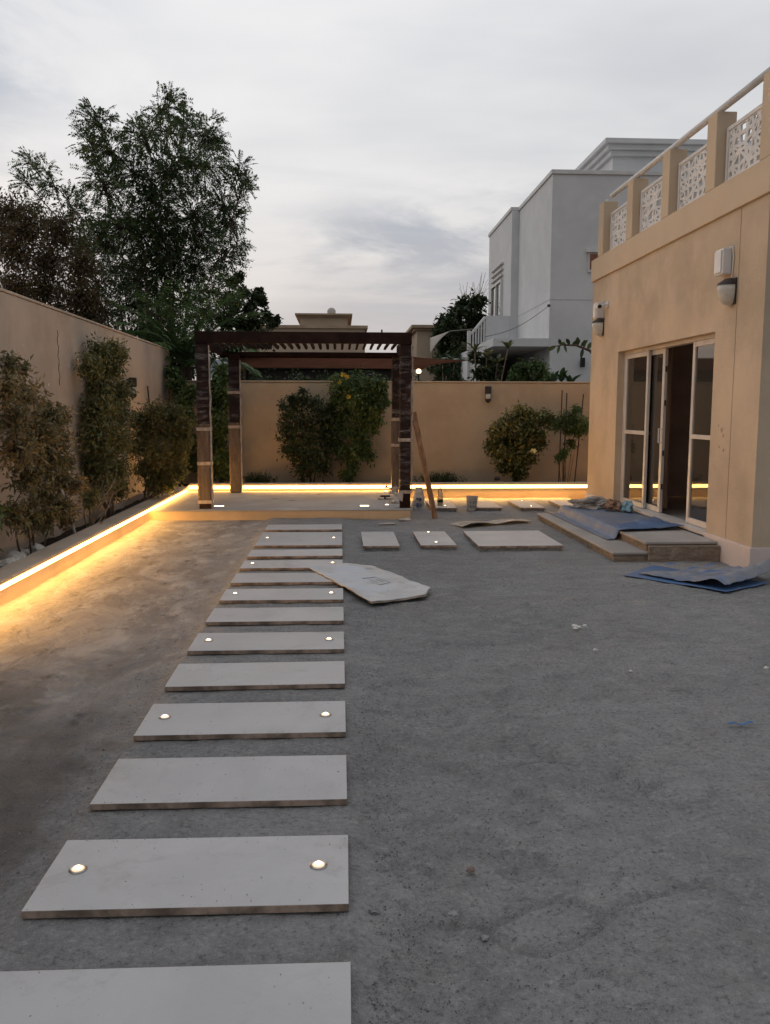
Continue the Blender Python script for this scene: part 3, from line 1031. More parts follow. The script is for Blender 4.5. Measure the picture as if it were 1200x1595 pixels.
def screen(y0, y1, z0, z1, x, seed):
    """white plate with irregular angular holes, in a flat frame"""
    r = random.Random(seed)
    ny, nz = 7, 5
    th = 0.022
    P = {}
    for j in range(nz + 1):
        for i in range(ny + 1):
            jx = r.uniform(-.36, .36) if 0 < i < ny else 0
            jz = r.uniform(-.36, .36) if 0 < j < nz else 0
            P[i, j] = (y0 + (y1 - y0) * (i + jx) / ny, z0 + (z1 - z0) * (j + jz) / nz)
    mb = MB()

    def cell(poly):
        n = len(poly)
        cy = sum(p[0] for p in poly) / n
        cz = sum(p[1] for p in poly) / n
        rad_ = min(math.hypot(p[0] - cy, p[1] - cz) for p in poly)
        k = max(0.25, 1 - 0.030 / max(rad_, 1e-3))
        inn = [(cy + (p[0] - cy) * k, cz + (p[1] - cz) * k) for p in poly]
        v, f = [], []
        for xx in (x, x + th):
            v += [(xx, p[0], p[1]) for p in poly] + [(xx, p[0], p[1]) for p in inn]
        for i in range(n):
            j = (i + 1) % n
            f += [(i, j, n + j, n + i), (2 * n + j, 2 * n + i, 3 * n + i, 3 * n + j), (n + i, n + j, 3 * n + j, 3 * n + i)]
        mb.add(v, f)

    for j in range(nz):
        for i in range(ny):
            a, b, c, d = P[i, j], P[i + 1, j], P[i + 1, j + 1], P[i, j + 1]
            if r.random() < 0.55:
                if r.random() < .5:
                    cell([a, b, c])
                    cell([a, c, d])
                else:
                    cell([a, b, d])
                    cell([b, c, d])
            else:
                cell([a, b, c, d])
    o = mb.build('screen_panel', M_white_trim, V)
    f = MB()
    f.box(x - .012, x + .034, y0 - .045, y0, z0 - .04, z1 + .04)
    f.box(x - .012, x + .034, y1, y1 + .045, z0 - .04, z1 + .04)
    f.box(x - .0115, x + .0335, y0, y1, z0 - .04, z0)
    f.box(x - .0115, x + .0335, y0, y1, z1, z1 + .04)
    f.build('frame', M_white_trim, o, bevel=0.004)


for i in range(4):
    y1, y0 = posts[i], posts[i + 1] + .235
    screen(y0 + .06, y1 - .06, 3.945, 4.44, HX + .085, 11 + i)
hr = MB()
hr.tube([(HX + .05, 7.86, 4.70), (HX + .05, 12.75, 4.70)], 0.036, 14)
for y in posts[:4]:
    hr.tube([(HX + .05, y + .1, 4.655), (HX + .05, y + .1, 4.70)], 0.018, 8)
hr.build('handrail', M_white_trim, V, smooth=True)

# room behind the doors
mb = MB()
mb.box(HX + .12, 8.29, 8.13, 13.17, 0.10, 0.215)
mb.build('room_floor', M_room_floor, V)
mb = MB()
mb.box(7.6, 7.7, 8.13, 13.17, 0.216, 2.9)
mb.box(HX + .23, 7.6, 13.06, 13.17, 0.216, 2.9)
mb.box(HX + .23, 7.6, 8.13, 8.24, 0.216, 2.9)
mb.box(HX + .23, 7.69, 8.135, 13.165, 2.902, 3.0)
mb.build('room_wall', M_room, V)
for (ya, yb, xx) in ((11.2, 12.2, HX + .42), (8.75, 9.35, HX + .45)):
    v, f = [], []
    n = 60
    for i in range(n + 1):
        y = ya + (yb - ya) * i / n
        dx = .035 * math.sin(i * 1.05) + .015 * math.sin(i * .41 + 1)
        v += [(xx + dx, y, 0.24), (xx + dx * .8, y, 2.6)]
        if i:
            k = 2 * i
            f.append((k - 2, k, k + 1, k - 1))
    MB().add(v, f).build('curtain', M_curtain, V, smooth=True)
bd = MB()      # a bundle of tied-up curtain hanging inside the open doorway
for i in range(7):
    y = 10.2 + .05 * i - .15
    bd.tube([(HX + .5 + .03 * math.sin(i * 2), y, 2.55), (HX + .47 + .03 * math.cos(i), y - .02, 2.2), (HX + .5, y + .03 * math.sin(i), 1.95 + .05 * (i % 3))], [.03, .055, .02], 7)
bd.build('curtain_bundle', M_curtain, V, smooth=True)

# door frame and the panels
DX = HX + .095
fr = MB()
fr.box(DX, DX + .10, D1 - .045, D1 - .001, 0.245, DT - .001)
fr.box(DX, DX + .10, D0 + .001, D0 + .035, 0.245, DT - .001)
fr.box(DX + .0005, DX + .0995, D0 + .035, D1 - .045, DT - .045, DT - .001)
fr.build('door_frame', M_white_upvc, V, bevel=0.004)
MB().box(HX - .01, HX + .2, D0 + .002, D1 - .002, 0.20, 0.242).build('door_sill', M_white_upvc, V, bevel=0.006)


def leaf_panel(y0, y1, x, mid, st=0.06, handle=False):
    f = MB()
    z0, z1 = 0.246, DT - .047
    f.box(x, x + .04, y0, y0 + st, z0, z1)
    f.box(x, x + .04, y1 - st, y1, z0, z1)
    f.box(x + .0005, x + .0395, y0 + st, y1 - st, z0, z0 + .07)
    f.box(x + .0005, x + .0395, y0 + st, y1 - st, z1 - .06, z1)
    if mid:
        f.box(x - .001, x + .038, y0 + st, y1 - st, 1.235, 1.285)
    o = f.build('door_panel', M_white_upvc, V, bevel=0.004)
    g = MB().box(x + .018, x + .022, y0 + st, y1 - st, z0 + .07, z1 - .06)
    g.build('pane', M_glass, o)
    if handle:
        h = MB()
        h.tube([(x - .002, y0 + .03, 1.15), (x - .035, y0 + .03, 1.15), (x - .035, y0 + .03, 1.33), (x - .002, y0 + .03, 1.33)], .009, 8)
        h.build('handle', M_white_plastic, o)
        for z in (2.05, 1.62, 0.98, 0.55):
            MB().box(x + .01, x + .03, y0 - .012, y0 - .001, z, z + .07).build('latch', M_black, o)


leaf_panel(11.14, 12.034, DX + .005, True)
leaf_panel(10.68, 11.62, DX + .052, False, 0.075, True)
leaf_panel(D0 + .036, 9.72, DX + .005, True)

# wall smudges to the right of the door
sm = MB()
for (y, z, r) in ((8.66, 1.36, .03), (8.62, 1.30, .022), (8.70, 1.18, .018), (8.74, 1.40, .015), (8.60, 1.15, .02)):
    sm.lathe((HX - .0015, y, z), [(r, 0), (r * .8, .001)], 9, 'x')
for (ya, za, yb, zb) in ((8.62, .88, 8.90, .80), (8.58, .72, 8.86, .76), (8.60, .95, 8.72, .86)):
    0 and sm.tube([(HX - .0005, ya, za), (HX - .0005, (ya + yb) / 2, (za + zb) / 2 + .03), (HX - .0005, yb, zb)], [.004, .012, .004], 5)
tag(sm.build('smudge', plain('dirty_hand_marks', (0.40, 0.31, 0.225), 0.9, 0.3, 30), V), kind='stuff')

# lamps, boxes, camera on the house wall
def wall_lamp(y, z, label):
    t = thing('wall_lamp', (HX, y, z), label, 'wall lamp', 'half-round lamps on the house wall')
    b = MB()
    b.box(HX - .02, HX - .0005, y - .085, y + .085, z - .12, z + .14)
    b.build('back_plate', M_dark_metal, t, bevel=0.006)
    h = MB()
    n = 16
    v, f = [], []
    for zz, r in ((z + .075, .145), (z + .095, .13), (z + .135, .07), (z + .145, .02)):
        for i in range(n + 1):
            a = math.pi * i / n
            v.append((HX - .021 - r * math.sin(a), y - r * .62 * math.cos(a), zz))
    for j in range(3):
        for i in range(n):
            a = j * (n + 1) + i
            f.append((a, a + 1, a + n + 2, a + n + 1))
    f.append(tuple(range(3 * (n + 1), 4 * (n + 1))))
    f.append(tuple(range(n + 1))[::-1])
    h.add(v, f)
    h.build('hood', M_dark_metal, t)
    g = MB()
    v, f = [], []
    lv = ((z + .073, .137), (z + .02, .14), (z - .05, .125), (z - .11, .085), (z - .13, .03))
    for zz, r in lv:
        for i in range(n + 1):
            a = math.pi * i / n
            v.append((HX - .021 - r * math.sin(a), y - r * .62 * math.cos(a), zz))
    for j in range(len(lv) - 1):
        for i in range(n):
            a = j * (n + 1) + i
            f.append((a, a + n + 1, a + n + 2, a + 1))
    f.append(tuple(range((len(lv) - 1) * (n + 1), len(lv) * (n + 1)))[::-1])
    f.append(tuple(range(n + 1)))
    g.add(v, f)
    g.build('glass_shade', M_lamp_glass, t, smooth=True)
    return t


wall_lamp(8.56, 2.74, 'half-round wall lamp with dark hood under the large white box, nearer the camera')
wall_lamp(12.85, 2.80, 'smaller looking half-round wall lamp with dark hood by the house\'s far corner')


def wall_box(y, z, w_, h_, label):
    t = thing('junction_box', (HX, y, z), label, 'box', 'white boxes on the house wall')
    MB().box(HX - .10, HX - .001, y - w_ / 2, y + w_ / 2, z - h_ / 2, z + h_ / 2).build('case', M_white_plastic, t, bevel=0.012)
    MB().box(HX - .115, HX - .101, y - w_ / 2 + .015, y + w_ / 2 - .015, z - h_ / 2 + .02, z + h_ / 2 - .02).build('cover', M_white_plastic, t, bevel=0.006)
    c = MB()
    c.tube([(HX - .012, y - w_ / 2 - .02, z + h_ / 2 + .01), (HX - .012, y - w_ / 2 - .05, z + .03), (HX - .012, y - w_ / 2 - .03, z - h_ / 2 - .04)], .006, 6)
    c.tube([(HX - .012, y - w_ / 2 - .02, z + h_ / 2 + .005), (HX - .012, y - w_ / 2 + .05, z + h_ / 2 + .012)], .006, 6)
    c.build('cable', M_white_plastic, t)


wall_box(8.70, 3.06, .18, .26, 'large white box with a loose cable above the nearer wall lamp')
wall_box(12.92, 3.06, .15, .24, 'small white box above the far wall lamp, behind the camera')
t = thing('security_camera', (HX, 12.72, 3.1), 'small white security camera with dark lens high on the house\'s far corner', 'camera')
MB().lathe((HX - .001, 12.62, 3.12), [(.045, -.02), (.045, 0)], 14, 'x').build('mount', M_white_plastic, t)
MB().tube([(HX - .02, 12.62, 3.12), (HX - .09, 12.64, 3.11), (HX - .12, 12.68, 3.10)], .014, 8).build('arm', M_white_plastic, t)
MB().tube([(HX - .10, 12.78, 3.10), (HX - .13, 12.60, 3.085)], .034, 14).build('body', M_white_plastic, t, smooth=False)
MB().tube([(HX - .130, 12.601, 3.085), (HX - .133, 12.585, 3.083)], .029, 14).build('lens', M_black, t)

# ================================================================== house steps
ST = thing('door_steps', (3.4, 10.2, 0), 'two rough concrete steps with raw block sides before the sliding doors', 'steps')
mb = MB()
mb.box(2.835, 3.95, 8.56, 11.95, -0.05, 0.066)
mb.build('lower_riser', M_block, ST, bevel=0.006)
MB().box(2.82, 3.945, 8.545, 11.96, 0.067, 0.094).build('lower_tread', M_step, ST, bevel=0.008)
mb = MB()
mb.box(3.195, 3.946, 8.60, 11.90, 0.095, 0.166)
mb.build('upper_riser', M_block, ST, bevel=0.005)
MB().box(3.175, 3.944, 8.58, 11.91, 0.167, 0.198).build('upper_tread', M_step, ST, bevel=0.008)
MB().box(3.19, 3.945, 8.50, 8.543, -0.05, 0.165).build('end_block', M_block, ST, bevel=0.008)


def sheet_mesh(mb, c, nu, nv, hf, th=0.004, mi=0):
    """thin sheet over the quad c (4 corner points, 3D), hf(u,v)->height; has two sides and thickness"""
    c = [Vector(p) for p in c]
    top, bot = [], []
    for j in range(nv + 1):
        for i in range(nu + 1):
            u, v = i / nu, j / nv
            p = c[0] * (1 - u) * (1 - v) + c[1] * u * (1 - v) + c[2] * u * v + c[3] * (1 - u) * v
            p = p + Vector((0, 0, hf(u, v, p)))
            top.append(p)
            bot.append(p - Vector((0, 0, th)))
    n = len(top)
    f = []
    W = nu + 1
    for j in range(nv):
        for i in range(nu):
            a = j * W + i
            f.append((a, a + 1, a + W + 1, a + W))
            f.append((n + a, n + a + W, n + a + W + 1, n + a + 1))
    rim = [i for i in range(W)] + [j * W + nu for j in range(1, nv + 1)] + [nv * W + i for i in range(nu - 1, -1, -1)] + [j * W for j in range(nv - 1, 0, -1)]
    for a, b in zip(rim, rim[1:] + rim[:1]):
        f.append((a, n + a, n + b, b))
    mb.add(top + bot, f, mi)
    return mb


SS = 'blue protective sheets lying about the steps'


def cover_h(u, v, p):
    x, y = p.x, p.y
    z = 0.204 if x > 3.17 else max(0.10, 0.204 - (3.17 - x) * 2.2)
    return z + 0.012 * fbm(x, y, 5, 3, 4.0) + 0.006


t = thing('protective_sheet', (3.4, 10.5, 0), 'dusty blue sheet draped over the upper step and down its edge', 'sheet', SS)
sheet_mesh(MB(), [(3.02, 9.35, 0), (3.92, 9.62, 0), (3.92, 11.9, 0), (2.98, 11.95, 0)], 40, 40, cover_h).build('cloth', M_sheet_dusty, t, smooth=True)
t = thing('protective_sheet', (3.6, 9.7, 0), 'brighter blue sheet folded at the open door\'s threshold', 'sheet', SS)
sheet_mesh(MB(), [(3.12, 9.28, 0), (3.93, 9.42, 0), (3.93, 10.35, 0), (3.2, 9.65, 0)], 26, 14, lambda u, v, p: 0.225 + 0.028 * abs(math.sin(u * 5 + v * 2)) * (1 if u > .5 else .3) + .012 * fbm(p.x, p.y, 6, 3, 8)).build('cloth', M_sheet_blue, t, smooth=True)


def blob(c, s, seed, amp=.35, n=3, sharp=1.0):
    import bmesh
    bm = bmesh.new()
    bmesh.ops.create_icosphere(bm, subdivisions=n, radius=1.0)
    mb = MB()
    vs = []
    for v in bm.verts:
        p = v.co.copy()
        k = 1 + amp * mnoise.noise(p * 1.7 + Vector((seed, 0, 0))) + amp * .6 * abs(mnoise.noise(p * 4.1 + Vector((0, seed, 0)))) * sharp
        q = Vector((p.x * s[0] * k, p.y * s[1] * k, p.z * s[2] * k))
        q.z = max(q.z, -s[2] * .55)
        vs.append(Vector(c) + q)
    bm.verts.index_update()
    fs = [tuple(v.index for v in f.verts) for f in bm.faces]
    bm.free()
    return mb.add(vs, fs)


t = thing('plastic_bundle', (3.4, 11.4, 0.2), 'crumpled heap of clear and blue plastic bags on the far end of the steps', 'rubbish')
blob((3.48, 11.6, .26), (.28, .18, .085), 3.0, .5, 4).build('clear_bag', plain('clear_bag_plastic', (.30, .285, .27), .35, .3, 14), t)
blob((3.70, 11.25, .275), (.10, .12, .08), 5.0, .6, 3).build('printed_bag', plain('brown_printed_bag', (0.24, 0.14, 0.09), 0.5, 0.5, 22), t)
blob((3.84, 11.1, .27), (.07, .14, .075), 6.0, .6, 3).build('blue_bag', dusty_blue('cyan_bag', (0.07, 0.22, 0.34), (0.18, 0.30, 0.36), .4, .7), t)

t = thing('protective_sheet', (3.4, 7.6, 0), 'crumpled blue sheet lying on the sand at the house\'s near corner', 'sheet', SS)
sheet_mesh(MB(), [(2.66, 7.72, 0), (3.30, 6.95, 0), (3.86, 7.32, 0), (3.12, 8.2, 0)], 30, 24, lambda u, v, p: 0.014 + .010 * fbm(p.x, p.y, 4, 3, 1) + .006).build('lower_layer', M_sheet_blue, t, smooth=True)


def fold_h(u, v, p):
    r = .15 * math.exp(-((u - .86) / .16) ** 2) * (0.45 + .6 * v)
    rd = abs(fbm(p.x, p.y, 3.2, 3, 6)) + .5 * abs(fbm(p.x, p.y, 9.0, 3, 2))
    return 0.03 + r * .95 + .055 * rd


sheet_mesh(MB(), [(2.80, 7.74, 0), (3.30, 6.99, 0), (3.95, 7.40, 0), (3.90, 7.98, 0)], 64, 48, fold_h).build('upper_layer', M_sheet_grey, t, smooth=True)
sl = MB()
for (x, y, a, l) in ((3.32, 7.72, .5, .10), (3.42, 7.55, .2, .12), (3.55, 7.86, .7, .16), (3.2, 7.95, .3, .09)):
    z = 0.075
    sl.add([(x - l * math.cos(a), y - l * math.sin(a), z), (x, y - .012, z + .004), (x + l * math.cos(a), y + l * math.sin(a), z + .01), (x, y + .02, z + .012)], [(0, 1, 2, 3)])
tag(sl.build('tear', M_blue_plastic, t), kind='stuff')

# ================================================================== pergola
PG = thing('pergola', (-0.5, 13.5, 0.145), 'dark brown louvred pergola on four plastic wrapped posts', 'pergola')
PT = 0.146


def post(x, y, wdt, top, film_z, card, tapes, lean=0.0, bare=True):
    h = wdt / 2
    p = MB().box(x - h, x + h, y - h, y + h, PT, top)
    o = p.build('post', M_perg, PG, bevel=0.004)

    def sleeve(z0, z1, off, name, mat, wob, seed):
        mb = MB()
        n, per = max(8, int((z1 - z0) / .035)), 24
        v, f = [], []
        for j in range(n + 1):
            z = z0 + (z1 - z0) * j / n
            for i in range(per):
                t_ = i / per * 4
                s_, q = int(t_), t_ - int(t_)
                cs = [(-1, -1), (1, -1), (1, 1), (-1, 1)]
                a, b = cs[s_], cs[(s_ + 1) % 4]
                ux, uy = a[0] + (b[0] - a[0]) * q, a[1] + (b[1] - a[1]) * q
                w_ = off + wob * (0.5 + 0.5 * mnoise.noise((ux * 1.5 + seed, uy * 1.5, z * 7)))
                v.append((x + ux * (h + w_), y + uy * (h + w_), z + .006 * math.sin(i * 1.7 + seed)))
        for j in range(n):
            for i in range(per):
                i2 = (i + 1) % per
                f.append((j * per + i, j * per + i2, (j + 1) * per + i2, (j + 1) * per + i))
        mb.add(v, f)
        return mb.build(name, mat, o, smooth=True)

    sleeve(film_z[0], film_z[1], .005, 'stretch_film', M_film, .014, x * 3 + y)
    if card:
        sleeve(card[0], card[1], .004, 'cardboard_wrap', M_card_wrap, .010, x * 5 + y)
    ed = MB()
    n = 22
    za, zb_ = film_z
    v, f = [], []
    for j in range(n + 1):
        z = za + (zb_ - za) * j / n
        q = .006 * mnoise.noise((x * 9, y, z * 11))
        v += [(x + h + .012 + q, y - h - .022, z), (x + h + .030 + q * 2.2 + .006 * math.sin(z * 23), y - h - .004 + q, z)]
        if j:
            k = 2 * j
            f.append((k - 2, k - 1, k + 1, k))
    ed.add(v, f).build('film_edge_glint', M_film_glint, o, smooth=True)  # whitish flap up the right corner, the film's edge highlight as colour
    for tz in tapes:
        tb = MB()
        e = h + (.016 if card and card[0] < tz < card[1] + .05 else .020)
        k = random.uniform(-.006, .006)
        for (xa, xb, ya, yb) in ((x - e, x + e, y - e, y - e + .002), (x - e, x + e, y + e - .002, y + e), (x - e, x - e + .002, y - e + .002, y + e - .002), (x + e - .002, x + e, y - e + .002, y + e - .002)):
            tb.box(xa, xb, ya, yb, tz - .024 + k, tz + .024 + k)
        tb.build('tape_band', M_tape, o)
    return o


post(-1.935, 12.30, .168, 2.49, (0.2, 2.46), (0.24, 1.36), [1.285, 0.80, 0.245])
post(0.945, 12.30, .150, 2.49, (0.40, 2.47), None, [1.13, 0.38])
post(-1.79, 14.72, .175, 2.49, (0.2, 2.40), (0.16, 1.34), [1.275, 1.86])
post(0.985, 14.72, .16, 2.49, (0.3, 2.44), (0.20, 1.44), [1.40, 0.96, 0.22])
for (x, y, z, a) in ((0.86, 12.19, .35, .2), (0.93, 14.60, .22, .5)):   # loose ends of film at the post feet
    sheet_mesh(MB(), [(x - .16, y - .04, z), (x + .04, y - .05, z - .07), (x + .06, y + .02, z + .01), (x - .13, y + .03, z + .05)], 10, 5, lambda u, v, p: .03 * math.sin(u * 5 + v * 3)).build('torn_film', M_tape, PG, smooth=True)
X0, X1, Y0, Y1 = -2.03, 1.03, 12.21, 14.83
ZB0, ZB1 = 2.475, 2.655
MB().box(X0, X1, Y0, Y0 + .05, ZB0 + .018, ZB1).build('front_beam', M_perg, PG, bevel=0.004)
MB().box(X0, X1, Y1 - .05, Y1, ZB0 - .03, 2.545).build('rear_beam', M_perg, PG, bevel=0.004)
MB().box(X0 + .001, X0 + .05, Y0 + .051, Y1 - .051, ZB0, ZB1 - .001).build('side_beam', M_perg, PG, bevel=0.004)
MB().box(X1 - .05, X1 - .001, Y0 + .051, Y1 - .051, ZB0, ZB1 - .001).build('side_beam', M_perg, PG, bevel=0.004)
MB().box(X0 + .051, X1 - .051, Y1 - .12, Y1 - .052, ZB0 + .001, ZB0 + .06).build('gutter', M_perg, PG)
an = rad(76)
first = None
n_l = 24
for i in range(n_l):
    x = X0 + .13 + i * (X1 - X0 - .26) / (n_l - 1)
    if first is None:
        M_ = Matrix.Rotation(-an, 3, 'Y')
        first = MB().obox((x, (Y0 + Y1) / 2, 2.612), (.05, Y1 - Y0 - .11, .038), M_).build('louvre', M_perg, PG, bevel=0.003)
        fx = x
    else:
        c = first.copy()
        c.location = (x - fx, 0, 0)
        COL.objects.link(c)
        c.parent = PG
MB().tube([(0.60, 12.20, 2.655), (0.60, 12.20, 2.69)], .012, 6).build('bolt', M_black, PG)

# ================================================================== small things on the platform and the sand
t = thing('trowel', (0.75, 13.3, .146), 'dark flat plastering trowel lying on the platform near its right edge', 'trowel')
MB().box(.60, .86, 13.42, 13.53, .1475, .153).build('blade', M_dark_metal, t)
MB().tube([(.64, 13.47, .195), (.80, 13.47, .195)], .014, 8).build('handle', M_black, t)
MB().box(.70, .73, 13.465, 13.475, .153, .19).build('shank', M_dark_metal, t)
t = thing('crumpled_wrapper', (0.86, 12.9, .146), 'small crumpled grey wrapper beside the round light on the platform', 'rubbish')
blob((.86, 12.88, .168), (.08, .05, .035), 9.0, .6, 3).build('wrapper', M_paper, t)
blob((.80, 13.0, .162), (.06, .03, .025), 12.0, .6, 3).build('scrap', M_kraft_pale, t)

t = thing('timber_plank', (1.36, 12.1, 0), 'long brown timber batten leaning against the front right pergola post', 'plank')
MB().beam((1.37, 12.10, 0.01), (1.065, 12.30, 1.53), .075, .035, (0.3, -1, 0)).build('batten', M_wood, t, bevel=0.003)

t = thing('cement_bag', (1.24, 13.2, 0), 'crumpled printed paper bag standing behind the front right pergola post', 'bag')
mb = MB()
n, per = 12, 18
v, f = [], []
for j in range(n + 1):
    s = j / n
    z = .36 * s
    wx = .085 * (1 - .45 * s ** 2) + .01
    wy = .06 * (1 - .85 * s ** 1.5) + .006
    for i in range(per):
        a = 2 * math.pi * i / per
        c_, s_ = math.cos(a), math.sin(a)
        q = 1 + .16 * mnoise.noise((c_ * 2, s_ * 2, z * 14))
        sg = lambda k: math.copysign(abs(k) ** .55, k)
        v.append((1.235 + wx * sg(c_) * q, 13.2 + wy * sg(s_) * q, z))
for j in range(n):
    for i in range(per):
        f.append((j * per + i, j * per + (i + 1) % per, (j + 1) * per + (i + 1) % per, (j + 1) * per + i))
f.append(tuple(n * per + i for i in range(per)))
mb.add(v, f)
mb.build('bag', M_paper, t)
pr = MB()
for (x, z, w_, h_) in ((1.21, .05, .05, .07), (1.25, .15, .04, .05), (1.205, .17, .03, .03), (1.26, .06, .03, .04)):
    pr.box(x - w_ / 2, x + w_ / 2, 13.122, 13.150, z, z + h_)
tag(pr.build('print', M_ink_blue, t), kind='stuff')

t = thing('plastic_bottle', (1.56, 13.25, 0), 'clear plastic bottle with a dark band standing on the lit slab', 'bottle')
bz = .061
MB().lathe((1.585, 13.3, bz), [(.042, 0), (.046, .03), (.046, .20), (.03, .25), (.015, .275), (.015, .30)], 16).build('bottle', glass('clear_plastic', (.9, .88, .8), .12, .75), t, smooth=True)
MB().lathe((1.585, 13.3, bz + .05), [(.0475, 0), (.0475, .05)], 16).build('label', M_black, t)
MB().lathe((1.585, 13.3, bz + .003), [(.043, 0), (.0445, .03), (.0445, .045)], 16).build('contents', plain('yellow_liquid', (.6, .48, .2), .3), t)

t = thing('bucket', (2.06, 13.1, 0), 'small white plastic bucket with faded grey print standing on the sand', 'bucket')
bk_ = MB()
bk_.lathe((2.06, 13.1, 0.002), [(.074, 0), (.078, .01), (.092, .20), (.099, .203), (.099, .222), (.092, .222), (.088, .20), (.074, .02)], 28)
bk_.build('pail', plain('bucket_plastic', (0.44, 0.41, 0.39), 0.5, 0.1, 8), t, smooth=False)
pr = MB()
for a0 in (-2.15, -1.62, -1.15):
    for (za, zb) in ((.05, .09), (.11, .155)):
        v, f = [], []
        for i in range(5):
            a = a0 + .36 * i / 4
            for z in (za, zb):
                r = .0785 + z * .07 + .0012
                v.append((2.06 + r * math.cos(a), 13.1 + r * math.sin(a), z))
        for i in range(4):
            f.append((2 * i, 2 * i + 2, 2 * i + 3, 2 * i + 1))
        pr.add(v, f)
tag(pr.build('print', M_print, t), kind='stuff')
MB().tube([(1.965, 13.1, .21), (1.975, 13.02, .13), (2.06, 12.995, .105), (2.145, 13.02, .13), (2.155, 13.1, .21)], .003, 6).build('handle', M_steel, t)

# the printed board on the path
t = thing('cardboard_sheet', (.25, 7.4, 0), 'large flattened pale printed board lying over the path slab and sand', 'cardboard')


def board(mb, poly, z, hf, th=.006, bx=28):
    # thin sheet over a convex outline: triangulated fan with rings so that it can sag
    cx = sum(p[0] for p in poly) / len(poly)
    cy = sum(p[1] for p in poly) / len(poly)
    out = []
    m = len(poly)
    for i in range(m):
        a, b = poly[i], poly[(i + 1) % m]
        for k in range(8):
            s = k / 8
            out.append((a[0] + (b[0] - a[0]) * s + random.uniform(-.007, .007), a[1] + (b[1] - a[1]) * s + random.uniform(-.007, .007)))
    R_ = 8
    n = len(out)
    v, f = [], []
    for side in (0, 1):
        for r in range(R_ + 1):
            q = r / R_
            for p in out:
                x, y = cx + (p[0] - cx) * q, cy + (p[1] - cy) * q
                v.append((x, y, z + hf(x, y) - side * th))
    for side in (0, 1):
        o = side * n * (R_ + 1)
        for r in range(R_):
            for i in range(n):
                j = (i + 1) % n
                q = (o + r * n + i, o + r * n + j, o + (r + 1) * n + j, o + (r + 1) * n + i)
                f.append(q[::-1] if side == 0 else q)
    o = n * (R_ + 1)
    for i in range(n):
        j = (i + 1) % n
        f.append((R_ * n + i, R_ * n + j, o + R_ * n + j, o + R_ * n + i))
    mb.add(v, f)
    return mb


def bz_(x, y):
    s = min(1.0, max(0.0, (x - 0.02) / .3))
    return .070 - .028 * s * s * (3 - 2 * s) + .016 * fbm(x, y, 2.5, 2, 3) + .014 * abs(fbm(x, y, 6.0, 2, 8)) + .05 * max(0, x - .62) + .10 * max(0, -.18 - x)


BP = [(-.30, 7.93), (.02, 8.12), (.30, 8.20), (.54, 7.68), (.765, 7.10), (.70, 6.82), (.24, 6.58), (.06, 7.0), (-.08, 7.36)]
board(MB(), BP, 0.0, bz_).build('top_board', M_board, t)
board(MB(), [(x * .985 + .012, y * .995 + .02) for x, y in BP], -.010, bz_, .005).build('under_board', M_kraft, t)


def bpt(u, v):      # u along from the far-left tip to the near-right end, v across
    a, b = Vector((-.19, 7.75)), Vector((.50, 6.70))
    c, d = Vector((.30, 8.12)), Vector((.73, 7.02))
    p = (a * (1 - u) + b * u) * (1 - v) + (c * (1 - u) + d * u) * v
    return (p.x, p.y, bz_(p.x, p.y) + .0012)


pr = MB()


def mark(u0, u1, v0, v1):
    n = 5
    v_, f_ = [], []
    for i in range(n + 1):
        u = u0 + (u1 - u0) * i / n
        v_ += [bpt(u, v0), bpt(u, v1)]
    for i in range(n):
        f_.append((2 * i, 2 * i + 1, 2 * i + 3, 2 * i + 2))
    pr.add(v_, f_)


mark(.36, .60, .34, .355)
mark(.36, .60, .645, .66)
mark(.36, .372, .34, .66)
mark(.588, .60, .34, .66)
for (u0, u1, v0, v1) in ((.42, .55, .40, .42), (.42, .53, .45, .47), (.42, .55, .55, .575), (.43, .50, .60, .615), (.05, .13, .80, .815), (.05, .18, .85, .87), (.05, .15, .90, .915), (.07, .10, .08, .095), (.62, .70, .88, .90), (.73, .80, .87, .885), (.82, .86, .86, .88), (.62, .66, .82, .835), (.76, .84, .18, .195)):
    for k in range(4):
        a = u0 + (u1 - u0) * k / 4
        mark(a, a + (u1 - u0) / 4 * random.uniform(.5, .85), v0, v1)
tag(pr.build('print', M_print, t), kind='stuff')

t = thing('cardboard_strip', (2.1, 11.5, 0), 'long narrow dusty cardboard strip on the sand before the bucket', 'cardboard')
sheet_mesh(MB(), [(1.62, 11.10, 0), (2.68, 11.60, 0), (2.58, 11.87, 0), (1.50, 11.38, 0)], 40, 8, lambda u, v, p: .025 + .05 * abs(math.sin(u * 6.5)) * (1 - .5 * v) * (.4 + .6 * math.exp(-((u - .1) / .25) ** 2)) + .01 * fbm(p.x, p.y, 5, 3, 2), .006).build('strip', M_kraft_pale, t)
t = thing('cardboard_scrap', (.92, 11.95, 0), 'torn pale cardboard scrap at the platform\'s right front corner', 'scrap')
sheet_mesh(MB(), [(.84, 11.85, 0), (1.0, 11.80, 0), (.98, 11.98, 0), (.82, 12.02, 0)], 8, 6, lambda u, v, p: .018 + .03 * v * u).build('scrap', M_kraft_pale, t)
t = thing('cardboard_scrap', (.62, 11.55, 0), 'flat pale cardboard scrap on the sand before the platform', 'scrap')
sheet_mesh(MB(), [(.52, 11.42, 0), (.76, 11.40, 0), (.74, 11.5, 0), (.55, 11.53, 0)], 8, 5, lambda u, v, p: .02 + .006 * u).build('scrap', M_kraft_pale, t)

def crumb(name, x, y, r, mat, label, cat, seed, grp=None, n=2):
    t_ = tag(blob((x, y, .012 + r * .35), (r, r * .8, r * .55), seed, .7, n).build(name, mat), label, cat, grp)
    return t_


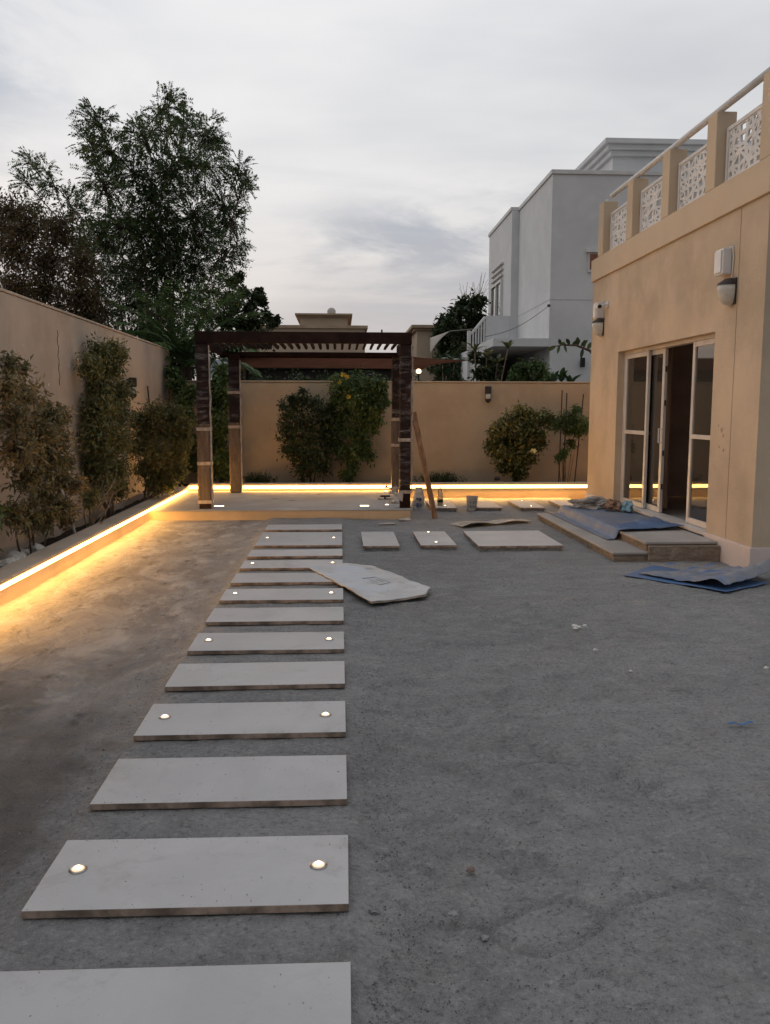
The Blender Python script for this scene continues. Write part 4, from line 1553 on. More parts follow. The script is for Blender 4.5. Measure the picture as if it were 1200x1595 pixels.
G = 'small scraps lying on the sand'
t = thing('plaster_scrap', (1.70, 5.82, 0), 'crumbled white plaster patch on the sand between board and blue sheet', 'scrap', G)
for i in range(7):
    blob((1.70 + random.uniform(-.05, .05), 5.82 + random.uniform(-.05, .05), .022), (.014, .012, .007), i * 2.2, .7, 2).build('crumb', M_plaster, t)
crumb('plaster_scrap', 1.646, 5.26, .014, M_plaster, 'small white plaster bit just below the crumbled patch', 'scrap', 2, G)
crumb('plaster_scrap', 1.72, 4.81, .010, M_plaster, 'tiny white plaster speck, lowest of three in a slanting row', 'scrap', 3, G)
crumb('plaster_scrap', 2.56, 4.83, .013, M_plaster, 'white plaster bit at the picture\'s right edge', 'scrap', 4, G)
crumb('pebble', .298, 2.70, .017, M_clod, 'grey clod on the sand right of the nearest lit slab', 'stone', 5, G)
crumb('pebble', .432, 2.67, .015, plain('reddish_clod', (.22, .165, .14), .95, .2, 20), 'reddish clod right of the grey one near the nearest lit slab', 'stone', 6, G)
crumb('pebble', .10, 2.45, .014, M_clod, 'grey clod close to the right edge of the nearest lit slab', 'stone', 7, G)
crumb('pebble', .34, 2.42, .014, M_clod, 'grey clod at the left tip of the leaf-shaped scuff mark', 'stone', 8, G)
crumb('pebble', .42, 2.30, .012, M_clod, 'grey clod just below the leaf-shaped scuff mark', 'stone', 9, G)
t = thing('plastic_strip', (1.97, 3.93, 0), 'narrow torn blue plastic strip on the open sand at right', 'scrap', G)
sheet_mesh(MB(), [(1.91, 3.92, 0), (2.03, 3.925, 0), (2.035, 3.945, 0), (1.905, 3.94, 0)], 12, 3, lambda u, v, p: .022 + .006 * math.sin(u * 9), .002).build('strip', M_blue_plastic, t)

# wall lanterns on the boundary walls
def lantern(x, y, z, ax, label):
    t_ = thing('wall_lantern', (x, y, z), label, 'wall lamp', 'small lanterns on the boundary walls')
    dx, dy = (1, 0) if ax == 'x' else (0, -1)
    cx_, cy_ = x + dx * .085, y + dy * .085
    MB().lathe((cx_, cy_, z + .04), [(.055, 0), (.062, .01), (.062, .13), (.05, .14)], 16).build('cap', M_dark_metal, t_)
    MB().lathe((cx_, cy_, z - .06), [(.045, 0), (.05, .02), (.05, .098)], 16).build('glass_shade', M_lamp_glass, t_, smooth=True)
    MB().lathe((cx_, cy_, z - .13), [(.02, 0), (.052, .03), (.055, .069)], 16).build('base_cup', M_dark_metal, t_)
    MB().beam((x, y, z + .09), (cx_, cy_, z + .09), .03, .05).build('arm', M_dark_metal, t_)
    for s in (-1, 1):
        MB().tube([(cx_ + s * .052 * (1 - dx), cy_ + s * .052 * dx, z - .07), (cx_ + s * .052 * (1 - dx), cy_ + s * .052 * dx, z + .05)], .005, 6).build('rod', M_dark_metal, t_)


lantern(2.815, 16.2, 1.835, 'y', 'small dark lantern with pale glass on the back wall')
lantern(-3.2, 13.1, 1.86, 'x', 'small dark lantern on the left wall, half hidden by the climbing shrub')

# ================================================================== neighbour's white house
NH = thing('neighbour_house', (6.5, 25, 0), 'plain white two storey house with flat roof behind the back wall', 'house')
mb = MB()
mb.box(5.4, 12.0, 22.0, 26.2, 3.42, 7.49)
mb.box(5.44, 12.0, 22.0, 30.0, 0, 3.419)
mb.box(5.18, 12.0, 26.0, 29.9, 3.42, 7.50)
mb.build('wall', M_white, NH)
MB().box(5.395, 12.01, 21.995, 30, 4.385, 4.40).build('seam', plain('seam_grey', (.45, .44, .435), .9), NH)
mb = MB()
mb.box(5.36, 12.0, 21.96, 26.0, 7.492, 7.60)
mb.box(5.14, 12.0, 26.0, 29.95, 7.502, 7.61)
mb.build('coping', M_white_trim, NH, bevel=.01)
mb = MB()
mb.box(7.55, 12.0, 24.0, 28.5, 7.6, 8.52)
mb.build('roof_room', M_white, NH)
mb = MB()
for (a, z0, z1) in ((.10, 8.522, 8.66), (.20, 8.662, 8.80), (.30, 8.802, 8.93)):
    mb.box(7.55 - a, 12.0, 24.0 - a, 28.5 + a, z0, z1)
mb.build('cornice', M_white, NH, bevel=.012)
o = MB().box(7.535, 7.552, 25.0, 26.2, 7.95, 8.3).build('window', M_white_trim, NH)
MB().box(7.529, 7.534, 25.05, 26.15, 8.0, 8.25).build('pane', M_win_glass, o)
# porch slab + balcony on the left side
mb = MB()
mb.box(3.95, 5.44, 22.0, 29.9, 3.202, 3.418)
mb.build('balcony_floor', M_white, NH, bevel=.01)
mb = MB()
mb.box(4.45, 5.178, 26.0, 26.14, 3.42, 4.42)
mb.build('balcony_parapet', M_white, NH, bevel=.01)
mb = MB()
mb.box(3.95, 4.25, 25.6, 26.0, 0, 3.2)
mb.build('column', M_white, NH, bevel=.01)
ra = Vector((4.42, 26.05, 4.38))
rb = Vector((3.98, 25.9, 3.86))
MB().beam(ra, rb, .07, .06).build('stair_rail', M_white_trim, NH)
MB().beam(ra - Vector((0, 0, .82)), rb - Vector((0, 0, .82)), .09, .22).build('stair_stringer', M_white_trim, NH)
for i in range(5):
    s = (i + .3) / 5
    p = ra * (1 - s) + rb * s
    MB().box(p.x - .022, p.x + .022, p.y - .022, p.y + .022, p.z - .8, p.z - .02).build('baluster', M_white_trim, NH)
MB().box(3.86, 3.96, 25.8, 25.95, 0, 3.95).build('newel_post', M_white_trim, NH, bevel=.01)
MB().box(3.96, 4.1, 23.5, 30.1, 0, 3.2).build('porch_side_wall', M_white, NH)
# inside of the porch: its shade is put into the back wall's dark colour
MB().box(3.9, 5.43, 30.1, 30.25, 0, 3.2).build('porch_back_wall', plain('porch_shade_tone', (.2, .2, .17), .9), NH)
# bedroom window on the side, with three hood lines
o = MB()
o.box(5.10, 5.179, 27.25, 29.05, 4.42, 4.5)
o.box(5.10, 5.179, 27.25, 27.33, 4.5, 5.62)
o.box(5.10, 5.179, 28.97, 29.05, 4.5, 5.62)
o.box(5.10, 5.179, 28.1, 28.17, 4.5, 5.62)
o.box(5.099, 5.178, 27.25, 29.05, 5.62, 5.7)
o = o.build('window', M_white_trim, NH)
MB().box(5.15, 5.17, 27.33, 28.97, 4.5, 5.62).build('pane', M_win_glass, o)
for z in (5.80, 5.98, 6.16):
    MB().box(5.09, 5.179, 27.2, 29.1, z, z + .05).build('hood_moulding', M_white_trim, NH)
# small window facing the yard
o = MB()
o.box(6.30, 7.3, 21.90, 22.0, 5.57, 5.66)
o.build('window_hood', M_white_trim, NH)
o = MB().box(6.36, 7.2, 21.95, 21.999, 5.08, 5.56).build('window', M_white_trim, NH)
MB().box(6.40, 7.15, 21.935, 21.949, 5.15, 5.53).build('shutter', plain('brown_shutter', (.22, .10, .06), .6, .15, 12, st=(1, 1, 10)), o)
# outdoor light on the yard-side wall and the cable run
t = thing('outdoor_light', (6.3, 22, 2.8), 'small black up and down light on the white house', 'wall lamp')
MB().box(6.22, 6.33, 21.86, 21.955, 2.68, 2.92).build('body', M_black, t, bevel=.01)
MB().box(6.25, 6.30, 21.955, 21.999, 2.75, 2.85).build('bracket', M_black, t)
t = thing('cable', (5.0, 21.9, 4), 'thin sagging cable strung to the corner of the white house', 'cable')
pts = []
for i in range(13):
    s = i / 12
    pts.append((5.35 - 1.75 * s, 21.93 - .8 * s, 4.22 - .85 * s - .14 * math.sin(math.pi * s)))
MB().tube(pts, .007, 5).build('wire', M_dark_metal, t)
MB().lathe((5.36, 21.93, 4.20), [(.04, 0), (.04, .06)], 10).build('bracket', M_dark_metal, t)

# ================================================================== far tan houses
FH = thing('far_house', (-1, 33, 0), 'far tan house with a cornice topped roof tower behind the pergola', 'house')
MB().box(-3.4, 0.9, 30.4, 38, 0, 4.42).build('wall', M_far_tan, FH)
MB().box(-3.5, 1.0, 30.3, 38.1, 4.42, 4.52).build('coping', M_far_trim, FH)
MB().box(-1.38, 0.3, 30.6, 34, 4.521, 4.82).build('roof_tower', M_far_tan, FH)
MB().box(-1.46, 0.38, 30.5, 34.1, 4.821, 4.88).build('cornice', M_far_trim, FH)
MB().box(-1.55, 0.46, 30.4, 34.2, 4.881, 4.94).build('cornice', M_far_trim, FH)
o = MB().box(-.9, .6, 30.33, 30.395, 2.4, 3.3).build('window', M_white_trim, FH)
MB().box(-.85, .55, 30.31, 30.329, 2.45, 3.25).build('pane', M_win_glass, o)
t = thing('satellite_dish', (-.28, 31.2, 4.94), 'small pale satellite dish on the far tan roof tower', 'satellite dish')
MB().tube([(-.28, 31.2, 4.94), (-.28, 31.2, 5.12)], .03, 8).build('mast', M_steel, t)
v, f = [], []
for j in range(5):
    r = .15 * j / 4
    for i in range(16):
        a = 2 * math.pi * i / 16
        v.append((-.28 + r * math.cos(a), 31.1 + .25 * r * r / .15 - .3 * r * math.sin(a), 5.08 + r * math.sin(a) * .92))
for j in range(4):
    for i in range(16):
        f.append((j * 16 + i, j * 16 + (i + 1) % 16, (j + 1) * 16 + (i + 1) % 16, (j + 1) * 16 + i))
mb = MB().add(v, f)
d_ = mb.build('dish', M_white_trim, t, smooth=True)
so = d_.modifiers.new('thick', 'SOLIDIFY')
so.thickness = .015
FH2 = thing('far_house', (3.5, 33, 0), 'far tan house with a wide cornice right of the pergola', 'house')
MB().box(2.72, 7.5, 30.2, 36, 0, 4.35).build('wall', M_far_tan, FH2)
MB().box(2.62, 7.6, 30.1, 36.1, 4.351, 4.43).build('cornice', M_far_trim, FH2)
MB().box(2.52, 7.7, 30.0, 36.2, 4.431, 4.53).build('cornice', M_far_trim, FH2)

# shade sails, awning and globe lamp next door
t = thing('shade_sail', (0, 19.5, 2.6), 'brown shade sail stretched over the neighbour\'s yard behind the pergola', 'shade sail')
pts = [(-2.6, 18, 2.44), (1.75, 18, 2.42), (3.0, 19.5, 2.70), (1.6, 21, 2.90), (-2.8, 21, 2.88)]
mb = MB()
c0 = Vector((-.2, 19.4, 2.60))
v = [c0]
ring = []
for a, b in zip(pts, pts[1:] + pts[:1]):
    a, b = Vector(a), Vector(b)
    for k in range(10):
        s = k / 10
        p = a.lerp(b, s)
        p = p.lerp(c0, .10 * math.sin(math.pi * s))
        ring.append(p)
f = []
n = len(ring)
for r in range(1, 6):
    for p in ring:
        v.append(c0.lerp(p, r / 5))
for i in range(n):
    f.append((0, 1 + i, 1 + (i + 1) % n))
for r in range(4):
    for i in range(n):
        j = (i + 1) % n
        f.append((1 + r * n + i, 1 + (r + 1) * n + i, 1 + (r + 1) * n + j, 1 + r * n + j))
mb.add(v, f)
o = mb.build('cloth', M_sail, t, smooth=True)
so = o.modifiers.new('thick', 'SOLIDIFY')
so.thickness = .006
MB().tube([(3.0, 19.5, 2.70), (3.5, 21.5, 2.86), (3.95, 25.75, 3.2)], .012, 6).build('rope', M_pale_sail, t)
MB().tube([(-2.6, 18, 0), (-2.6, 18, 2.46)], .04, 10).build('pole', M_dark_metal, t)
MB().tube([(-2.8, 21, 0), (-2.8, 21, 2.9)], .04, 10).build('pole', M_dark_metal, t)
MB().tube([(1.6, 21, 0), (1.6, 21, 2.92)], .04, 10).build('pole', M_dark_metal, t)
t = thing('shade_sail', (3, 25, 3), 'pale pointed shade sail in front of the far tan house', 'shade sail')
A, B, C_ = Vector((3.22, 25, 3.86)), Vector((2.66, 25.1, 3.2)), Vector((2.72, 25.8, 3.72))
v, f = [], []
K = 8
for i in range(K + 1):
    for j in range(K + 1 - i):
        a, b = i / K, j / K
        c = 1 - a - b
        p = A * a + B * b + C_ * c
        p = p + (C_ - (A + B) / 2) * (.7 * a * b)
        v.append(p)
idx = {}
q = 0
for i in range(K + 1):
    for j in range(K + 1 - i):
        idx[i, j] = q
        q += 1
for i in range(K):
    for j in range(K - i):
        f.append((idx[i, j], idx[i + 1, j], idx[i, j + 1]))
        if j < K - i - 1:
            f.append((idx[i + 1, j], idx[i + 1, j + 1], idx[i, j + 1]))
o = MB().add(v, f).build('cloth', M_pale_sail, t, smooth=True)
so = o.modifiers.new('thick', 'SOLIDIFY')
so.thickness = .006
MB().tube([A, A + Vector((1.4, 1.5, .25))], .01, 5).build('rope', M_pale_sail, t)
t = thing('awning', (-2.5, 18, 0), 'pale blue grey awning sheet seen between the left pergola posts', 'awning')
sheet_mesh(MB(), [(-2.78, 17.6, 2.20), (-2.42, 17.6, 2.20), (-2.18, 18.3, 2.47), (-2.62, 18.3, 2.62)], 10, 8, lambda u, v, p: .03 * math.sin(u * 4), .01).build('sheet', M_pale_sheet, t)
MB().tube([(-2.78, 17.6, 0), (-2.78, 17.6, 2.2)], .025, 8).build('pole', M_dark_metal, t)
MB().tube([(-2.2, 18.3, 0), (-2.2, 18.3, 2.46)], .025, 8).build('pole', M_dark_metal, t)
t = thing('globe_lamp', (1.57, 17.0, 0), 'lit round globe lamp on a black post behind the back wall', 'lamp')
MB().tube([(1.57, 17.0, 0), (1.57, 17.0, 2.28)], .018, 10).build('post', M_black, t)
prof = [(.003 + .05 * math.sin(math.pi * i / 12), 2.33 - .05 * math.cos(math.pi * i / 12)) for i in range(13)]
MB().lathe((1.57, 17.0, 0), prof, 20).build('globe', M_globe, t, smooth=True)
MB().lathe((1.57, 17.0, 2.265), [(.035, 0), (.04, .02)], 12).build('holder', M_black, t)
t = thing('bollard_light', (1.44, 17.2, 0), 'unlit dark post light left of the lit globe lamp', 'lamp')
MB().tube([(1.44, 17.2, 0), (1.44, 17.2, 2.2)], .015, 8).build('post', M_black, t)
MB().lathe((1.44, 17.2, 2.2), [(.03, 0), (.045, .03), (.045, .10), (.02, .12)], 14).build('head', M_dark_metal, t)


# ================================================================== vegetation
def leaf_arrays(P, D, Nn, Ln, Wd):
    """diamond leaves: base point P, direction D, normal N -> verts, quads"""
    S = np.cross(D, Nn)
    S /= np.linalg.norm(S, axis=1, keepdims=True) + 1e-9
    Nn = np.cross(S, D)
    Ln, Wd = Ln[:, None], Wd[:, None]
    a = P
    b = P + D * Ln * .45 + S * Wd * .5 + Nn * Wd * .12
    c = P + D * Ln - Nn * Ln * .12
    d = P + D * Ln * .45 - S * Wd * .5 + Nn * Wd * .12
    V_ = np.stack([a, b, c, d], 1).reshape(-1, 3)
    return V_


def rand_unit(n):
    v = rng.normal(size=(n, 3))
    return v / np.linalg.norm(v, axis=1, keepdims=True)


def leaf_object(name, V_, tint, mat, parent, root):
    n = len(V_) // 4
    V_ = V_ - np.array(root)[None]
    me = bpy.data.meshes.new(name)
    me.vertices.add(len(V_))
    me.vertices.foreach_set('co', V_.astype(np.float32).ravel())
    me.loops.add(4 * n)
    me.loops.foreach_set('vertex_index', np.arange(4 * n, dtype=np.int32))
    me.polygons.add(n)
    me.polygons.foreach_set('loop_start', np.arange(0, 4 * n, 4, dtype=np.int32))
    me.polygons.foreach_set('loop_total', np.full(n, 4, dtype=np.int32))
    me.update(calc_edges=True)
    at = me.attributes.new('tint', 'FLOAT', 'FACE')
    at.data.foreach_set('value', np.clip(tint, 0, 1).astype(np.float32))
    me.materials.append(mat)
    o = bpy.data.objects.new(name, me)
    COL.objects.link(o)
    o.parent = parent
    o['kind'] = 'stuff'
    return o


def bent(a, b, k, sag, n=6):
    a, b = Vector(a), Vector(b)
    j = Vector((random.uniform(-1, 1), random.uniform(-1, 1), random.uniform(-.3, .3))) * k
    j2 = Vector((random.uniform(-1, 1), random.uniform(-1, 1), random.uniform(-.3, .3))) * k * .5
    out = []
    for i in range(n + 1):
        s = i / n
        p = a.lerp(b, s) + j * math.sin(math.pi * s) + j2 * math.sin(2 * math.pi * s) + Vector((0, 0, sag * math.sin(math.pi * s)))
        out.append(p)
    return out


def plant(name, label, cat, base, clumps, leaf, mat, bark, group=None, trunk_r=.03, forks=None, spray=14, per=9, spread=.30,
          ll=(.05, .09), lw=.35, droop=.25, crown='foliage', limb='branch', trunk_h=.3, compound=False, twig_r=.004, kink=.12, dens=1.0, xclip=None):
    """a woody plant: a trunk that forks into limbs reaching every clump, and sprays of leaves on twigs in each clump"""
    t_ = thing(name, base, label, cat, group)
    base = Vector(base)
    wood = MB()
    ctr = sum((Vector(c[:3]) for c in clumps), Vector()) / len(clumps)
    zmax = max(c[2] for c in clumps)
    if forks is None:
        forks = [base + Vector((random.uniform(-.02, .02), random.uniform(-.02, .02), (zmax - base.z) * trunk_h * q)) + (Vector((ctr.x, ctr.y, 0)) - Vector((base.x, base.y, 0))) * .25 * q for q in (.55, .8, 1.0)]
        tk = [base - Vector((0, 0, .08))] + forks
        tr = MB().tube(tk, [trunk_r * 1.15, trunk_r, trunk_r * .9, trunk_r * .75], 8)
        tr.build('trunk' if cat == 'tree' else 'stem', bark, t_, smooth=True)
    else:
        tr = MB()
        for fpt in forks:
            fpt = Vector(fpt)
            b0 = base + (fpt - base) * .0 + Vector(((fpt.x - base.x) * .35, (fpt.y - base.y) * .35, 0))
            tr.tube(bent(b0 - Vector((0, 0, .08)), fpt, kink * .3, 0, 6), [trunk_r * (1.1 - .95 * i / 6) for i in range(7)], 8)
        tr.build('trunk' if cat == 'tree' else 'stem', bark, t_, smooth=True)
        forks = [Vector(q) for q in forks]
    P, D, T = [], [], []
    nodes = list(forks)
    for (x, y, z, r) in sorted(clumps, key=lambda q: min((Vector(q[:3]) - k).length for k in forks)):
        c = Vector((x, y, z))
        f_ = min(nodes, key=lambda q: (q - c).length + 1.1 * max(0, q.z - c.z + .35 * (q - c).length))
        dist = (c - f_).length
        pl = bent(f_, c, kink * dist, .10 * dist, 7)
        nodes += [pl[3], pl[5], pl[7]]
        r0 = max(trunk_r * .34 * min(1, dist / max(.01, zmax - base.z) * 2.2), twig_r * 1.6)
        wood.tube(pl, [r0 + (twig_r * 1.2 - r0) * i / 7 for i in range(8)], 6)
        ns = max(3, int(spray * dens * (r / .3) ** 1.2)) if not compound else max(5, int(spray * dens * (r / .4) ** 1.6))
        ctint = random.uniform(.0, .45)
        for k in range(ns):
            u = Vector(rand_unit(1)[0])
            q = r * random.random() ** .45
            tip = c + Vector((u.x * q, u.y * q, u.z * q))
            if xclip and tip.x < xclip:
                tip.x = xclip + random.uniform(0, .1)
            st_ = pl[random.choice((4, 5, 6, 7))]
            tw = bent(st_, tip, .12 * (tip - st_).length, .0, 4)
            if k % 2 == 0 or not compound:
                wood.tube(tw, [twig_r, twig_r * .8, twig_r * .6, twig_r * .5, twig_r * .35], 4, False)
            dr = (tip - st_).normalized()
            dr = (dr + Vector((0, 0, -droop)) + Vector(rand_unit(1)[0]) * .35).normalized()
            stt = ctint + random.uniform(0, .35)
            if compound:
                # a drooping feather of leaflets
                LN = random.uniform(.15, .30)
                sd_ = dr.cross(Vector(rand_unit(1)[0])).normalized()
                for m in range(per):
                    s = (m + .5) / per
                    p = tip + dr * LN * s + Vector((0, 0, -LN * .22 * s * s))
                    for sg in (-1, 1):
                        P.append(p)
                        D.append((sd_ * sg + dr * .75 + Vector((0, 0, -.16))).normalized())
                        T.append(stt + random.uniform(-.1, .25))
            else:
                for m in range(per):
                    s = m / per
                    p = tw[min(4, 1 + int(s * 4))] + Vector(rand_unit(1)[0]) * spread * r * random.random()
                    d = (dr * .6 + Vector(rand_unit(1)[0])).normalized()
                    d = (d + Vector((0, 0, -droop * .6))).normalized()
                    P.append(p)
                    D.append(d)
                    T.append(stt + random.uniform(-.12, .3))
    P = np.array([tuple(p) for p in P])
    D = np.array([tuple(p) for p in D])
    T = np.array(T)
    n = len(P)
    Nn = rand_unit(n) * .7 + np.array([[0, 0, .8]])
    Ln = rng.uniform(ll[0], ll[1], n)
    V_ = leaf_arrays(P, D, Nn, Ln, Ln * lw * rng.uniform(.8, 1.2, n))
    if xclip:
        V_[:, 0] = np.maximum(V_[:, 0], xclip)
    wo_ = wood.build(limb, bark, t_, smooth=True)
    if limb == 'branch':
        wo_['kind'] = 'stuff'
    leaf_object(crown, V_, T, mat, t_, t_.location)
    return t_


BIG = [(-4.91, 18.31, 7.4, 0.39), (-4.94, 17.97, 6.84, 0.35), (-4.82, 18.73, 6.94, 0.48), (-4.78, 18.1, 6.13, 0.52), (-3.35, 17.87, 7.56, 0.35), (-3.22, 18.74, 7.54, 0.37), (-3.95, 20.09, 7.76, 0.55), (-2.94, 19.78, 7.68, 0.42), (-2.77, 19.69, 7.38, 0.3), (-4.05, 18.28, 7.07, 0.42), (-4.4, 19.1, 6.59, 0.61), (-3.46, 18.42, 6.42, 0.63), (-2.72, 18.15, 6.49, 0.47), (-2.05, 17.98, 6.35, 0.3), (-2.0, 18.26, 6.14, 0.28), (-2.64, 20.11, 6.18, 0.52), (-2.4, 19.86, 5.78, 0.39), (-3.25, 19.8, 5.9, 0.69), (-4.17, 19.78, 5.75, 0.75), (-4.62, 18.2, 5.34, 0.58), (-2.39, 18.51, 4.77, 0.42), (-2.24, 19.33, 5.12, 0.23), (-3.18, 19.6, 4.75, 0.65), (-4.02, 19.92, 4.65, 0.69), (-4.89, 19.99, 4.8, 0.67), (-4.88, 17.93, 4.9, 0.49), (-5.28, 19.28, 4.34, 0.58), (-4.44, 19.45, 3.81, 0.68), (-3.38, 19.02, 3.9, 0.66), (-2.49, 18.16, 4.0, 0.47), (-5.08, 18.93, 3.68, 0.57), (-3.59, 17.93, 3.38, 0.54), (-3.07, 20.13, 3.68, 0.61)]
BIGL = [(-6.72, 19.18, 7.08, 0.26), (-6.21, 18.68, 6.84, 0.25), (-6.48, 18.28, 6.45, 0.25), (-6.26, 19.25, 6.61, 0.32), (-5.77, 18.72, 6.22, 0.31), (-6.57, 19.21, 6.2, 0.26), (-5.65, 19.16, 6.0, 0.38), (-5.96, 18.61, 5.74, 0.31), (-5.41, 18.46, 5.32, 0.42)]
BROWN = [(-5.79, 15.7, 5.13, 0.4), (-5.3, 15.36, 4.84, 0.47), (-4.65, 14.82, 4.63, 0.43), (-5.5, 15.11, 4.36, 0.53), (-5.26, 16.13, 4.39, 0.59), (-4.24, 14.59, 4.07, 0.38), (-5.4, 14.59, 3.7, 0.49), (-5.21, 15.75, 3.82, 0.57), (-4.45, 15.06, 3.62, 0.5), (-5.5, 15.57, 3.46, 0.52), (-4.8, 15.44, 3.29, 0.51), (-4.23, 15.19, 3.31, 0.39), (-6.22, 16.49, 4.96, 0.5)]
ROUND = [(-2.46, 20.07, 4.47, 0.15), (-2.32, 20.38, 4.63, 0.11), (-2.2, 20.08, 4.26, 0.15), (-1.89, 20.69, 4.34, 0.13), (-1.97, 20.19, 4.12, 0.14), (-1.79, 20.3, 4.07, 0.11), (-2.19, 20.85, 3.99, 0.21), (-2.42, 20.25, 3.99, 0.2), (-1.71, 20.58, 3.78, 0.17), (-1.6, 21.07, 3.64, 0.14), (-1.91, 19.94, 3.6, 0.26), (-2.24, 19.89, 3.52, 0.29), (-2.63, 20.12, 3.61, 0.3), (-1.51, 20.87, 3.74, 0.09), (-2.62, 20.66, 4.19, 0.19), (-2.0, 20.3, 3.2, .3), (-2.5, 20.3, 3.1, .35), (-1.7, 20.6, 3.2, .25)]
DARKT = [(5.17, 31.97, 5.56, 0.31), (4.72, 32.16, 5.47, 0.34), (4.32, 31.86, 5.08, 0.34), (5.08, 32.42, 4.91, 0.54), (4.05, 31.59, 4.7, 0.29), (3.97, 32.89, 4.95, 0.25), (3.97, 33.29, 4.5, 0.35), (4.66, 33.41, 4.39, 0.66), (5.35, 32.97, 4.24, 0.6), (4.17, 33.42, 3.9, 0.51), (4.65, 31.54, 3.42, 0.67), (3.76, 32.08, 3.21, 0.39), (5.56, 33.43, 3.28, 0.51), (5.13, 33.05, 2.82, 0.5), (4.16, 32.32, 2.75, 0.44)]
DARKT = [(x * .89, y - 3.55, 1.55 + (z - 1.55) * .89, r * .9) for x, y, z, r in DARKT]
B1 = [(-0.87, 15.81, 1.67, 0.17), (-0.69, 15.73, 1.76, 0.11), (-0.46, 15.78, 1.69, 0.17), (-0.96, 15.65, 1.43, 0.14), (-0.69, 15.63, 1.37, 0.21), (-0.34, 15.69, 1.43, 0.24), (-0.91, 15.61, 1.08, 0.21), (-0.58, 15.67, 1.08, 0.28), (-0.23, 15.81, 1.08, 0.24), (-0.82, 15.66, 0.79, 0.21), (-0.47, 15.58, 0.73, 0.26), (-0.65, 15.59, 0.5, 0.21), (-0.29, 15.62, 0.52, 0.17), (-0.11, 15.77, 1.43, 0.19), (-1.04, 15.67, 1.64, 0.07), (-0.66, 15.65, 1.9, 0.06), (-1.0, 15.7, 1.25, .12), (-.95, 15.65, .85, .1), (-.1, 15.7, 1.2, .16), (-.12, 15.7, .85, .14), (-.2, 15.65, 1.62, .12), (-.85, 15.65, 1.78, .07)]
B2 = [(0.01, 15.67, 2.01, 0.17), (0.25, 15.85, 2.04, 0.22), (0.48, 15.73, 1.96, 0.21), (0.66, 15.69, 2.01, 0.14), (-0.05, 15.66, 1.78, 0.14), (0.19, 15.66, 1.76, 0.19), (0.42, 15.68, 1.69, 0.19), (0.64, 15.79, 1.81, 0.14), (0.54, 15.68, 1.43, 0.12), (0.6, 15.66, 1.52, 0.09), (0.36, 15.75, 1.08, 0.14), (0.3, 15.7, 0.84, 0.14), (0.18, 15.85, 0.66, 0.14), (0.12, 15.67, 0.37, 0.11), (0.26, 15.76, 0.5, 0.1), (-0.02, 15.8, 2.13, 0.1), (-0.11, 15.73, 0.96, 0.07), (0.81, 15.85, 1.85, 0.06), (.72, 15.7, 1.62, .10), (.70, 15.7, 1.38, .09), (.5, 15.7, 1.25, .11), (.35, 15.7, 1.4, .14), (.1, 15.7, 1.5, .12), (.45, 15.7, .95, .12), (.05, 15.7, 1.2, .10), (.2, 15.7, 1.15, .12), (.55, 15.7, .72, .10), (.3, 15.7, 1.75, .2), (.02, 15.7, .85, .12), (-.05, 15.7, 1.35, .12), (.78, 15.75, 2.0, .09), (.86, 15.75, 1.72, .06), (.62, 15.7, 1.2, .08)]
B4 = [(3.33, 15.64, 1.54, 0.12), (3.5, 15.59, 1.48, 0.12), (3.21, 15.63, 1.37, 0.17), (3.46, 15.54, 1.25, 0.21), (2.97, 15.63, 1.25, 0.12), (2.85, 15.59, 1.17, 0.11), (3.12, 15.74, 1.01, 0.21), (3.42, 15.73, 0.89, 0.26), (2.8, 15.65, 0.92, 0.11), (2.94, 15.54, 0.78, 0.14), (3.21, 15.59, 0.66, 0.19), (3.51, 15.59, 0.71, 0.14), (3.03, 15.58, 0.54, 0.12), (3.31, 15.59, 0.42, 0.14), (3.78, 15.74, 1.42, 0.11), (3.66, 15.56, 1.13, 0.11), (3.74, 15.54, 0.95, 0.08), (3.9, 15.75, 1.4, 0.12)]
B5 = [(4.11, 15.61, 1.36, 0.12), (4.31, 15.7, 1.42, 0.15), (4.46, 15.58, 1.36, 0.14), (4.4, 15.68, 1.58, 0.07), (3.99, 15.63, 1.3, 0.11), (4.57, 15.66, 1.24, 0.11), (4.24, 15.65, 1.21, 0.12), (4.41, 15.6, 1.19, 0.11), (4.06, 15.52, 0.71, 0.08), (4.16, 15.54, 0.77, 0.08), (4.32, 15.67, 0.94, 0.08)]
N1 = [(3.21, 20.24, 2.83, 0.15), (3.45, 20.25, 2.72, 0.18), (3.28, 19.9, 2.43, 0.21), (3.65, 20.09, 2.52, 0.18), (3.57, 20.09, 2.29, 0.21)]
N2 = [(3.91, 19.09, 2.33, 0.17), (4.13, 19.11, 2.47, 0.2), (4.36, 18.86, 2.53, 0.2), (4.6, 19.25, 2.41, 0.17), (4.31, 19.27, 2.26, 0.2), (4.62, 18.74, 2.27, 0.13)]
BUSH = [(2.7, 22.28, 2.87, 0.17), (2.95, 22.28, 2.95, 0.17), (2.59, 22.1, 2.53, 0.17), (2.96, 21.73, 2.52, 0.2)]
